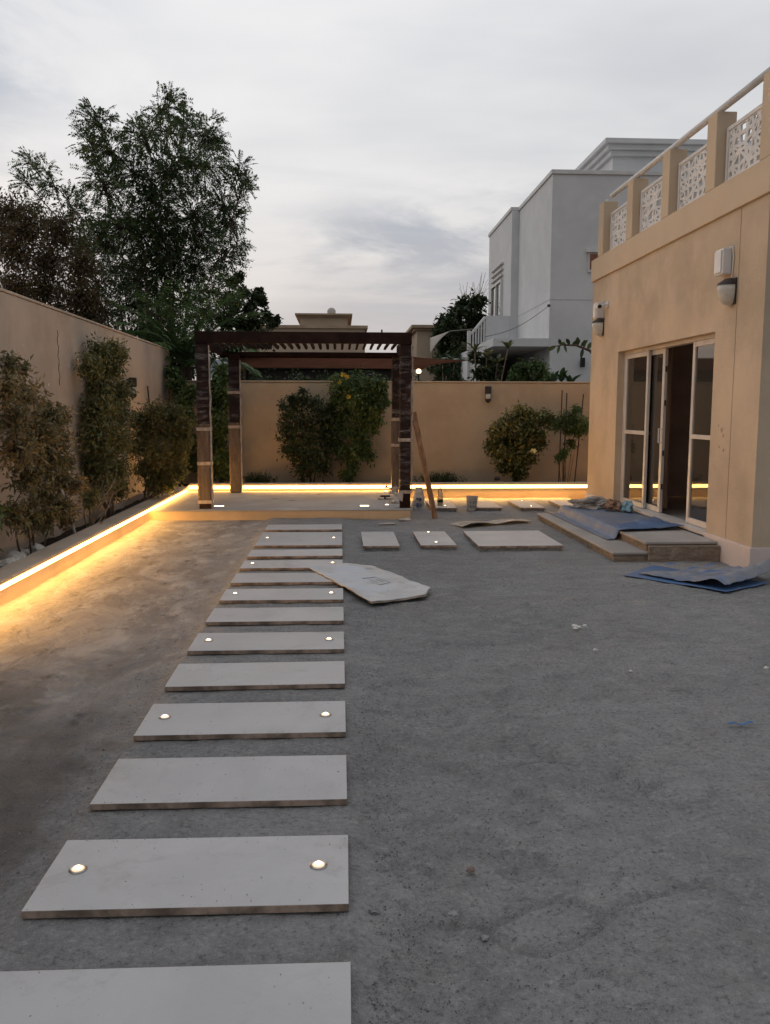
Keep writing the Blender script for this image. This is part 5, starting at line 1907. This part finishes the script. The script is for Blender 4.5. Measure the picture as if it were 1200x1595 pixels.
L1 = [(-2.88, 7.65, 1.97, 0.08), (-3.07, 8.51, 1.96, 0.06), (-2.87, 7.55, 1.75, 0.13), (-2.94, 8.2, 1.7, 0.15), (-3.09, 9.13, 1.55, 0.14), (-3.06, 9.55, 1.48, 0.1), (-2.95, 7.87, 1.5, 0.15), (-2.96, 8.56, 1.37, 0.18), (-2.92, 9.09, 1.25, 0.12), (-2.88, 7.79, 1.21, 0.17), (-3.05, 9.05, 1.09, 0.18), (-3.1, 9.83, 0.97, 0.1), (-2.88, 8.0, 0.96, 0.15), (-3.1, 9.46, 0.78, 0.16), (-2.89, 9.46, 0.75, 0.09), (-3.07, 8.96, 0.66, 0.14), (-2.91, 9.04, 0.55, 0.1), (-2.91, 8.66, 0.53, 0.07), (-2.95, 8.2, .55, .12), (-2.95, 7.8, .62, .12), (-3.0, 8.7, .42, .10), (-2.95, 9.3, .40, .10)]
L1B = [(-2.71, 6.99, 0.86, 0.06), (-2.74, 7.11, 0.71, 0.09), (-2.71, 6.98, 0.57, 0.07), (-2.78, 7.2, 0.43, 0.05), (-2.73, 7.26, 0.75, 0.04)]
L2 = [(-3.03, 10.94, 2.29, 0.12), (-2.92, 11.28, 2.33, 0.11), (-2.95, 11.86, 2.33, 0.07), (-3.01, 10.54, 2.09, 0.13), (-2.99, 11.36, 2.09, 0.15), (-3.09, 11.09, 1.84, 0.18), (-2.98, 11.75, 1.81, 0.16), (-3.0, 10.72, 1.55, 0.19), (-2.93, 11.5, 1.51, 0.17), (-2.98, 10.59, 1.24, 0.19), (-3.07, 11.84, 1.12, 0.2), (-3.03, 10.72, 0.92, 0.18), (-2.95, 11.29, 0.76, 0.17), (-3.0, 10.7, 0.64, 0.15), (-3.1, 12.0, 0.44, 0.13), (-2.93, 10.06, 0.51, 0.08), (-2.95, 11.2, 1.2, .16), (-2.98, 11.0, 1.55, .16)]
L3 = [(-3.03, 13.22, 1.41, 0.15), (-2.76, 13.09, 1.51, 0.15), (-2.54, 13.22, 1.5, 0.14), (-2.37, 13.04, 1.36, 0.1), (-2.94, 13.21, 1.21, 0.18), (-2.64, 13.19, 1.21, 0.18), (-2.39, 13.13, 1.11, 0.12), (-3.06, 13.08, 1.02, 0.14), (-2.76, 12.99, 0.93, 0.2), (-2.51, 13.18, 0.87, 0.16), (-2.97, 13.06, 0.68, 0.14), (-2.7, 13.15, 0.58, 0.16), (-2.43, 12.99, 0.63, 0.1), (-2.82, 12.97, 0.44, 0.12), (-2.58, 12.99, 0.44, 0.1)]
L4A = [(-2.97, 15.81, 2.02, 0.14), (-2.81, 15.53, 1.72, 0.16), (-3.05, 15.85, 2.25, 0.11), (-2.64, 15.58, 1.9, 0.12), (-2.77, 15.56, 1.44, 0.14), (-2.75, 15.72, 0.97, 0.14), (-2.73, 15.86, 0.61, 0.14), (-2.9, 15.7, 1.2, .15)]
L4B = [(-2.25, 15.62, 1.9, 0.17), (-2.16, 15.83, 2.14, 0.12), (-2.09, 15.67, 1.73, 0.14), (-2.28, 15.82, 1.55, 0.17), (-2.14, 15.57, 1.26, 0.16), (-2.3, 15.85, 0.96, 0.17), (-2.15, 15.57, 0.68, 0.14), (-2.35, 15.7, 0.5, 0.14), (-2.09, 15.64, 0.38, 0.12), (-2.14, 15.78, 2.31, 0.07), (-2.19, 15.5, 1.38, 0.14)]

TB = 'trees rising behind the boundary walls'
plant('feathery_tree', 'tall many stemmed tree with fine drooping foliage against the sky, left wall behind', 'tree', (-4.0, 19.0, 0), [(a, b, c, d * .82) for a, b, c, d in BIG] + [(a + .1, b, c - .3, d * .62) for a, b, c, d in BIGL] + [(-3.9, 19.0, 5.3, .55), (-3.5, 18.9, 4.9, .5), (-4.5, 19.1, 5.5, .45), (-3.0, 19.0, 5.3, .45), (-4.0, 19.2, 6.2, .5), (-4.3, 18.8, 4.3, .45), (-3.4, 19.3, 6.9, .4)], None, LF_tree, M_bark, TB,
      trunk_r=.11, forks=[(-4.7, 18.8, 3.9), (-4.3, 19.0, 4.2), (-3.95, 19.1, 4.4), (-3.6, 19.1, 4.2), (-3.3, 19.0, 3.8), (-5.0, 18.9, 3.6), (-4.1, 18.7, 4.9), (-3.6, 18.9, 4.9)],
      spray=125, per=7, ll=(.05, .09), lw=.38, droop=.2, crown='crown', limb='limb', compound=True, twig_r=.008, kink=.07)
plant('bronze_tree', 'dense dark bronze leaved tree filling the left edge above the wall', 'tree', (-5.1, 15.4, 0), [(a, b, c - .12, d * .85) for a, b, c, d in BROWN], None, LF_brown, M_bark, TB,
      trunk_r=.10, spray=75, per=11, spread=1.0, ll=(.055, .10), lw=.42, droop=.3, crown='crown', limb='limb', trunk_h=.5, twig_r=.006, kink=.1)
plant('clustered_tree', 'small dark tree with round leaf clusters above the pergola\'s left corner', 'tree', (-2.2, 20.3, 0), [(a, b, c, d * .85) for a, b, c, d in ROUND], None, LF_dark, M_bark, TB,
      trunk_r=.06, spray=60, per=12, spread=.75, ll=(.07, .12), lw=.7, droop=.1, crown='crown', limb='limb', trunk_h=.6, twig_r=.006, kink=.1)
plant('dark_tree', 'dense dark tree between the far tan house and the white house', 'tree', (4.05, 29.0, 0), DARKT, None, LF_dark, M_bark, TB,
      trunk_r=.12, spray=46, per=11, spread=.7, ll=(.12, .22), lw=.5, droop=.3, crown='crown', limb='limb', trunk_h=.5, twig_r=.01, kink=.1)
UF = [(-4.6, 18.0, 2.9, .55), (-3.9, 18.3, 3.0, .55), (-5.2, 18.2, 3.0, .5), (-3.4, 19.2, 2.9, .4), (-4.3, 18.3, 2.4, .5), (-3.5, 18.6, 2.4, .5), (-2.9, 19.0, 2.6, .4)]
plant('understorey_shrub', 'dark tangled shrub under the tall tree, just over the left wall', 'shrub', (-4.1, 18.3, 0), UF, None, LF_dark, M_bark, None,
      trunk_r=.05, spray=55, per=11, spread=.7, ll=(.08, .15), lw=.45, droop=.3, twig_r=.006)

# hedge in the shade of the sail
HD = [(-2.4 + .45 * i, 21.6 + .1 * math.sin(i), 1.55 + .5 * (i % 2), .42) for i in range(10)] + [(-2.2 + .45 * i, 21.7, 2.2 - .06 * (i % 3), .3) for i in range(9)]
plant('hedge', 'dark leafy hedge under the brown shade sail', 'hedge', (-.4, 21.6, 0), HD, None, LF_dark, M_bark, None, trunk_r=.05, spray=50, per=11, spread=.8, ll=(.07, .13), lw=.5, trunk_h=.4, twig_r=.006)
t = thing('garden_shed', (0, 23, 0), 'dark low garden structure under the brown shade sail', 'shed')
MB().box(-3.2, 1.7, 23.0, 24.5, 0, 2.66).build('wall', plain('dark_boarding', (.03, .025, .022), .8), t)
MB().box(-3.3, 1.8, 22.9, 24.6, 2.661, 2.72).build('roof', M_dark_metal, t)

# bare twigs over the white house's corner
t = thing('bare_tree', (4.7, 33.5, 0), 'bare pale twigs sticking out beside the white house\'s upper corner', 'tree')
w_ = MB()
for i in range(9):
    a = Vector((4.9, 33.5, 3.5))
    b = Vector((5.35 + random.uniform(-.55, .35), 33.5, 6.5 + random.uniform(-.5, .5)))
    pl = bent(a, b, .15, 0, 6)
    w_.tube(pl, [.025 - .003 * k for k in range(7)], 5)
    for k in range(3):
        w_.tube(bent(pl[4], pl[5] + Vector((random.uniform(-.5, .5), 0, random.uniform(.0, .5))), .05, 0, 3), .006, 4)
w_.build('twig', M_bark_pale, t)
MB().tube([(4.9, 33.5, -.05), (4.9, 33.5, 3.5)], [.08, .05], 8).build('trunk', M_bark_pale, t)

# palm with long fronds behind the corner of the walls
def palm(name, label, base, h, fronds, mat, lw=.05, ll=(.35, .55), group=None):
    t_ = thing(name, base, label, 'palm', group)
    b = Vector(base)
    MB().tube([b - Vector((0, 0, .05)), b + Vector((.02, 0, h * .5)), b + Vector((0, 0, h))], [.13, .11, .10], 10).build('trunk', M_bark, t_, smooth=True)
    c = b + Vector((0, 0, h))
    for (az, el, ln, curl) in fronds:
        d = Vector((math.cos(az), math.sin(az), 0))
        n = 16
        pts_ = []
        p = c.copy()
        e = el
        for i in range(n + 1):
            pts_.append(p.copy())
            p = p + (d * math.cos(e) + Vector((0, 0, math.sin(e)))) * ln / n
            e -= curl / n
        P, D, Nn, Ln, T = [], [], [], [], []
        for i in range(2, n + 1):
            tg = (pts_[min(i + 1, n)] - pts_[i - 1]).normalized()
            s = d.cross(Vector((0, 0, 1))).normalized()
            for k in range(2):
                q = pts_[i - 1].lerp(pts_[i], k * .5)
                for sg in (-1, 1):
                    P.append(q)
                    D.append((s * sg + tg * .75 + Vector((0, 0, random.uniform(-.35, .1)))).normalized())
                    Nn.append((0, 0, 1))
                    f_ = math.sin(math.pi * (.12 + .86 * i / n)) ** .6
                    Ln.append(random.uniform(*ll) * f_ + .05)
                    T.append(random.uniform(0, .6))
        V_ = leaf_arrays(np.array([tuple(x) for x in P]), np.array([tuple(x) for x in D]), np.array(Nn, float), np.array(Ln), np.array([lw] * len(P)))
        o = leaf_object('frond', V_, np.array(T), mat, t_, t_.location)
        del o['kind']
        r = MB().tube(pts_, [.014 - .010 * i / n for i in range(n + 1)], 5)
        r.build('rachis', mat, o)
    return t_


palm('palm', 'feather palm with arching fronds behind the corner where the two walls meet', (-2.95, 16.75, 0), 2.4,
     [(0.1, 1.15, 2.0, 1.2), (0.9, 1.0, 1.9, 1.2), (1.8, 1.25, 2.0, .9), (2.6, 1.0, 1.9, 1.3), (3.4, .9, 1.8, 1.3), (-.4, .75, 1.7, 1.3), (-1.2, .9, 1.5, 1.2), (-2.0, .8, 1.6, 1.4), (-.9, .35, 1.5, 1.2), (.4, .5, 1.6, 1.3), (2.9, .5, 1.6, 1.2), (4.2, 1.2, 1.9, .9), (1.3, 1.4, 1.9, .6), (-1.6, 1.35, 1.9, .8), (-2.6, 1.1, 1.7, 1.3), (-1.0, 1.15, 1.9, 1.0), (-.3, 1.25, 2.0, .9), (3.5, 1.2, 1.9, 1.1), (-2.2, .5, 1.5, 1.2)], LF_palm)

# ---- shrubs in the left planter
PL = 'shrubs in the planters'
plant('open_shrub', 'open twiggy shrub with small russet leaves at the far left of the planter', 'shrub', (-2.98, 8.2, .15), L1, None, LF_olive, M_bark, PL,
      trunk_r=.013, forks=[(-2.95, 8.1, .6), (-3.0, 8.5, .5), (-2.95, 7.8, .7), (-3.0, 9.0, .45), (-2.95, 8.35, .9)], spray=115, per=10, spread=1.25, ll=(.04, .085), lw=.38, droop=.25, twig_r=.0035, xclip=-3.18)
plant('leafy_shrub', 'bright green drooping plant at the picture\'s left edge beside the kerb', 'shrub', (-2.95, 7.1, .15), [(a - .16, b, c, d * 1.2) for a, b, c, d in L1B], None, LF_green, M_bark, PL,
      trunk_r=.014, spray=46, per=10, spread=.7, ll=(.06, .10), lw=.3, droop=.7, twig_r=.003, xclip=-3.18)
plant('climbing_shrub', 'tall dense shrub growing up the left wall beside the lantern', 'shrub', (-3.0, 11.2, .15), L2, None, LF_shrub, M_bark, PL,
      trunk_r=.03, forks=[(-3.02, 10.9, .8), (-2.98, 11.3, .9), (-3.05, 11.6, 1.3), (-3.0, 10.9, 1.5), (-3.0, 11.2, 1.9)], spray=170, per=14, spread=1.25, ll=(.035, .075), lw=.42, droop=.45, twig_r=.003, xclip=-3.18)
plant('rounded_shrub', 'bushy rounded shrub lit orange from below, left of the pergola', 'shrub', (-2.98, 13.1, .15), L3, None, LF_shrub, M_bark_pale, PL,
      trunk_r=.022, forks=[(-2.9, 13.1, .55), (-2.75, 13.1, .65), (-2.98, 13.1, .7)], spray=150, per=14, spread=1.2, ll=(.045, .085), lw=.33, droop=.3, twig_r=.003, xclip=-3.18)
plant('corner_climber', 'dark green climber in the corner where the two walls meet', 'shrub', (-2.9, 15.7, .17), L4A, None, LF_green, M_bark, PL,
      trunk_r=.02, spray=120, per=13, spread=1.05, ll=(.05, .09), lw=.6, droop=.3, twig_r=.003, xclip=-3.18)
plant('leafy_shrub', 'dark leafy shrub between the two left pergola posts', 'shrub', (-2.2, 15.7, .17), L4B, None, LF_green, M_bark, PL,
      trunk_r=.02, spray=120, per=13, spread=1.05, ll=(.06, .10), lw=.55, droop=.3, twig_r=.003)
t = thing('bare_shrub', (-2.98, 10.1, .15), 'leafless pale twigs sprawling behind the left kerb', 'shrub', PL)
w_ = MB()
for i in range(11):
    a = Vector((-2.97, 10.1, .12))
    b = Vector((-2.9 + random.uniform(-.15, .2), 10.1 + random.uniform(-.6, 1.1), .35 + random.uniform(0, .4)))
    pl = bent(a, b, .12, .08, 6)
    w_.tube(pl, [.010 - .0012 * k for k in range(7)], 5)
    for k in range(2):
        w_.tube(bent(pl[4], pl[5] + Vector((random.uniform(-.08, .08), random.uniform(-.2, .2), random.uniform(0, .18))), .04, 0, 3), .0035, 4)
w_.build('twig', M_bark_pale, t)
t = thing('pipe_stake', (-2.9, 9.4, .1), 'thin grey pipe stuck slanting in the soil behind the left kerb', 'pipe')
MB().tube([(-2.90, 9.42, .12), (-2.98, 9.20, .72)], .016, 10).build('pipe', M_pvc, t)
t = thing('garden_stake', (-3.13, 14.4, .1), 'dark thin stake leaning on the left wall near its far end', 'stake')
MB().tube([(-3.08, 14.5, .12), (-3.17, 14.35, 1.95)], .012, 8).build('stake', M_dark_metal, t)
i = 0
for k in range(9):
    x, y, r = -2.98 + random.uniform(-.07, .07), 7.55 + k * .11 + random.uniform(-.03, .03), random.uniform(.05, .085)
    labs = ['pale rubble lump in the soil behind the left kerb, nearest of nine', 'pale rubble lump in the soil, second from the near end of nine', 'pale rubble lump in the soil, third from the near end of nine', 'pale rubble lump in the soil, fourth from the near end of nine', 'pale rubble lump in the soil, middle one of nine', 'pale rubble lump in the soil, sixth from the near end of nine', 'pale rubble lump in the soil, seventh from the near end of nine', 'pale rubble lump in the soil, eighth from the near end of nine', 'pale rubble lump in the soil, farthest of nine']
    tag(blob((x, y, .17 + r * .3), (r, r * 1.1, r * .7), k * 3.3, .5, 2).build('rubble_stone', M_pebble), labs[k], 'stone', 'rubble lumps behind the left kerb')

# ---- plants along the back wall
plant('broad_shrub', 'dark bushy shrub under the pergola, left of the yellow flowered climber', 'shrub', (-.55, 15.7, .17), B1, None, LF_dark, M_bark, PL,
      trunk_r=.02, forks=[(-.75, 15.7, .6), (-.45, 15.7, .7), (-.6, 15.7, .9)], spray=62, per=10, spread=1.2, ll=(.05, .09), lw=.5, droop=.2, twig_r=.003)
fc_ = plant('flowering_climber', 'climber with yellow flowers trained up the back wall inside the pergola', 'shrub', (.15, 15.75, .17), B2, None, LF_green, M_bark_pale, PL,
            trunk_r=.018, forks=[(.02, 15.75, 1.5), (.2, 15.78, 1.6), (.42, 15.75, 1.5), (.25, 15.76, .9)], spray=90, per=11, spread=1.2, ll=(.05, .10), lw=.4, droop=.5, twig_r=.003)
for (x, y, z) in ((.06, 15.55, 2.20), (.13, 15.55, 2.16), (.0, 15.55, 2.07), (.16, 15.48, 1.80)):
    fl_ = MB()
    for k in range(5):
        a = 2 * math.pi * k / 5 + random.random()
        c_, s_ = math.cos(a), math.sin(a)
        fl_.add([(x, y - .01, z), (x + .03 * c_ - .02 * s_, y - .03, z + .03 * s_ + .02 * c_), (x + .05 * c_, y - .02, z + .05 * s_), (x + .03 * c_ + .02 * s_, y - .03, z + .03 * s_ - .02 * c_)], [(0, 1, 2, 3)])
    fl_.build('flower', M_pot_flower, fc_)
cs = plant('croton_shrub', 'rounded shrub with yellowish mottled leaves below the back wall lantern', 'shrub', (3.25, 15.65, .17), B4, None, LF_croton, M_bark, PL,
           trunk_r=.018, spray=95, per=11, spread=1.15, ll=(.06, .10), lw=.5, droop=.15, twig_r=.003, trunk_h=.4)
fl_ = MB()
for k in range(6):
    a = 2 * math.pi * k / 6
    c_, s_ = math.cos(a), math.sin(a)
    fl_.add([(3.55, 15.44, .82), (3.55 + .04 * c_ - .025 * s_, 15.41, .82 + .03 * s_ + .02 * c_), (3.55 + .075 * c_, 15.43, .82 + .05 * s_), (3.55 + .04 * c_ + .025 * s_, 15.41, .82 + .03 * s_ - .02 * c_)], [(0, 1, 2, 3)])
fl_.build('flower', M_pale_flower, cs)
plant('staked_shrub', 'tied up shrub with bare stems between three dark stakes by the house', 'shrub', (4.2, 15.65, .17), B5, None, LF_green, M_bark_pale, PL,
      trunk_r=.010, forks=[(4.05 + .07 * i, 15.6 + .03 * (i % 2), 1.0 + .04 * (i % 3)) for i in range(6)], spray=90, per=11, spread=1.2, ll=(.05, .09), lw=.35, droop=.4, twig_r=.003)
for i, (xa, xb, zt) in enumerate(((4.07, 4.09, 1.93), (4.15, 4.18, 1.88), (4.36, 4.49, 1.86))):
    tag(MB().tube([(xa, 15.56, .1), (xb, 15.56, zt)], .011, 8).build('plant_stake', M_dark_metal),
        ['tallest dark plant stake, left one at the staked shrub', 'middle dark plant stake, close beside the tallest', 'right dark plant stake, leaning away from the other two'][i], 'stake', 'dark stakes of the tied up shrub')


def tuft(name, label, cx_, cy_, w_, h_, n, mat, base_z=.17):
    t_ = thing(name, (cx_, cy_, base_z), label, 'plant', PL)
    P = np.stack([rng.normal(cx_, w_ * .42, n), rng.normal(cy_, .08, n), np.full(n, base_z)], 1)
    P[:, 0] = np.clip(P[:, 0], cx_ - w_, cx_ + w_)
    D = np.stack([rng.normal(0, .45, n) + (P[:, 0] - cx_) * .7, rng.normal(0, .35, n), rng.uniform(.5, 1.1, n)], 1)
    D /= np.linalg.norm(D, axis=1, keepdims=True)
    V_ = leaf_arrays(P, D, rand_unit(n), rng.uniform(h_ * .55, h_, n), rng.uniform(.008, .02, n))
    m = n * 2
    q = rng.integers(0, n, m)
    s = rng.uniform(.3, .95, m)[:, None]
    P2 = P[q] + D[q] * h_ * .8 * s
    V2 = leaf_arrays(P2, rand_unit(m), rand_unit(m), rng.uniform(.03, .06, m), rng.uniform(.012, .025, m))
    leaf_object('foliage', np.concatenate([V_, V2]), rng.uniform(0, 1, n + m), mat, t_, t_.location)
    st_ = MB()
    for k in range(14):
        x = cx_ + random.uniform(-.7, .7) * w_
        st_.tube(bent((x, cy_, base_z - .04), (x + random.uniform(-.12, .12), cy_ + random.uniform(-.08, .08), base_z + h_ * random.uniform(.5, .9)), .02, 0, 3), .003, 4)
    st_.build('stem', M_bark, t_)


tuft('low_plant', 'low dark grassy tuft above the light strip beside the leaning timber', 1.86, 15.5, .40, .34, 260, LF_dark)
tuft('low_plant', 'low dark grassy tuft beside the rear left pergola post', -1.50, 15.5, .26, .34, 180, LF_dark)
t = tag(blob((2.86, 15.3, .32), (.05, .05, .055), 2.0, .2, 2).build('round_pot', M_dark_metal), 'tiny dark round object on the soil below the lantern', 'pot')

# ---- the neighbour's garden plants, over the back wall
def big_leaf_plant(name, label, base, shoots, ll, lw, mat, n=9, group=None):
    t_ = thing(name, base, label, 'plant', group)
    st_ = MB()
    b = Vector(base)
    k = 0
    mats_ = []
    for (x, y, z, up) in shoots:
        tip = Vector((x, y, z))
        pl = bent(b, tip, .06, .05, 6)
        st_.tube(pl, [.028 - .0026 * i for i in range(7)], 7)
        for i in range(n):
            a = i * 2.4 + random.random() * .5
            d = Vector((math.cos(a), math.sin(a) * .8, up + random.uniform(-.3, .5))).normalized()
            L_ = random.uniform(*ll)
            s = d.cross(Vector((0, 0, 1))).normalized()
            nn = s.cross(d)
            v, f = [], []
            m = 6
            for q in range(m + 1):
                u = q / m
                wd = lw * L_ * math.sin(math.pi * min(1, .06 + u * .94)) ** .8
                c_ = tip + d * L_ * u + nn * (.10 * L_ * math.sin(u * 2.2)) - Vector((0, 0, .22 * L_ * u * u))
                v += [c_ - s * wd / 2 + nn * .12 * wd, c_, c_ + s * wd / 2 + nn * .12 * wd]
            for q in range(m):
                o = 3 * q
                f += [(o, o + 3, o + 4, o + 1), (o + 1, o + 4, o + 5, o + 2)]
            mb_ = MB().add(v, f)
            ob = mb_.build('leaf', mat, t_, smooth=True)
            at = ob.data.attributes.new('tint', 'FLOAT', 'FACE')
            at.data.foreach_set('value', [random.uniform(0, .8)] * len(ob.data.polygons))
    st_.build('stem', M_bark_pale, t_, smooth=True)
    return t_


NG = 'plants of the garden behind the back wall'
big_leaf_plant('frangipani', 'frangipani with long leaf rosettes beside the white stair', (3.5, 19.9, 0), [(3.16, 20.0, 2.93, .4), (3.44, 20.0, 2.80, .5), (3.92, 19.9, 2.98, .9), (3.68, 19.9, 2.66, .4), (3.3, 19.8, 2.5, .3)], (.26, .42), .24, LF_shrub, 9, NG)
plant('garden_shrub', 'dark undergrowth below the frangipani over the back wall', 'shrub', (3.5, 20, 0), N1, None, LF_dark, M_bark, NG, trunk_r=.03, spray=55, per=10, spread=.7, ll=(.08, .14), lw=.5)
plant('garden_shrub', 'bushy green shrub over the back wall before the porch', 'shrub', (4.25, 19, 0), N2, None, LF_green, M_bark, NG, trunk_r=.03, spray=60, per=11, spread=.7, ll=(.08, .14), lw=.4, droop=.4)
big_leaf_plant('garden_plant', 'upright dark paddle leaved plant over the wall, right of the green shrub', (4.85, 18.5, 0), [(4.66, 18.5, 2.12, 1.0), (4.84, 18.5, 2.16, 1.1), (5.04, 18.5, 2.1, .9)], (.32, .50), .26, LF_banana, 8, NG)
big_leaf_plant('garden_plant', 'broad pale green leaves over the wall below the dark tree', (2.8, 22, 0), [(2.65, 22, 2.72, .6), (2.95, 22, 2.75, .6), (2.75, 22, 2.45, .4)], (.35, .5), .42, LF_banana, 7, NG)
plant('garden_shrub', 'dark green shrub over the wall under the broad pale leaves', 'shrub', (2.8, 22.3, 0), [(a, b + .2, c - .25, d * 1.2) for a, b, c, d in BUSH], None, LF_dark, M_bark, NG, trunk_r=.03, spray=60, per=10, spread=.7, ll=(.08, .14), lw=.5)

t = thing('frangipani_branch', (5.6, 18.5, 0), 'arching frangipani branch with dark oval leaves reaching out from behind the house', 'tree', None)
pl = [Vector(p) for p in ((5.9, 18.5, -.05), (5.85, 18.5, 1.6), (5.68, 18.5, 2.6), (5.45, 18.5, 2.86), (5.15, 18.5, 2.97), (4.85, 18.5, 2.98), (4.70, 18.5, 2.95))]
MB().tube(pl, [.05, .045, .035, .03, .024, .018, .012], 8).build('branch', M_bark, t, smooth=True)
for (x, z, a, l) in ((4.70, 2.95, 200, .22), (4.80, 2.98, 110, .18), (4.78, 2.97, 250, .16), (4.92, 2.98, 150, .16), (5.05, 2.98, 35, .22), (5.0, 2.98, 120, .2), (5.18, 2.96, 100, .24), (5.25, 2.95, 55, .22), (5.32, 2.93, 95, .20), (5.40, 2.88, 70, .22), (5.30, 2.90, 250, .20), (5.5, 2.82, 60, .2), (4.88, 2.98, 290, .14)):
    d = Vector((math.cos(rad(a)), random.uniform(-.4, .1), math.sin(rad(a)))).normalized()
    s = d.cross(Vector((0, 1, .2))).normalized()
    v, f = [], []
    for q in range(6):
        u = q / 5
        wd = l * .42 * math.sin(math.pi * min(1, .05 + u * .95)) ** .8
        c_ = Vector((x, 18.5, z)) + d * l * u + Vector((0, -.03 * u, -.04 * u * u))
        v += [c_ - s * wd / 2, c_ + Vector((0, .01, 0)), c_ + s * wd / 2]
    for q in range(5):
        o = 3 * q
        f += [(o, o + 3, o + 4, o + 1), (o + 1, o + 4, o + 5, o + 2)]
    ob = MB().add(v, f).build('leaf', LF_dark, t, smooth=True)
    at = ob.data.attributes.new('tint', 'FLOAT', 'FACE')
    at.data.foreach_set('value', [random.uniform(.1, 1)] * len(ob.data.polygons))
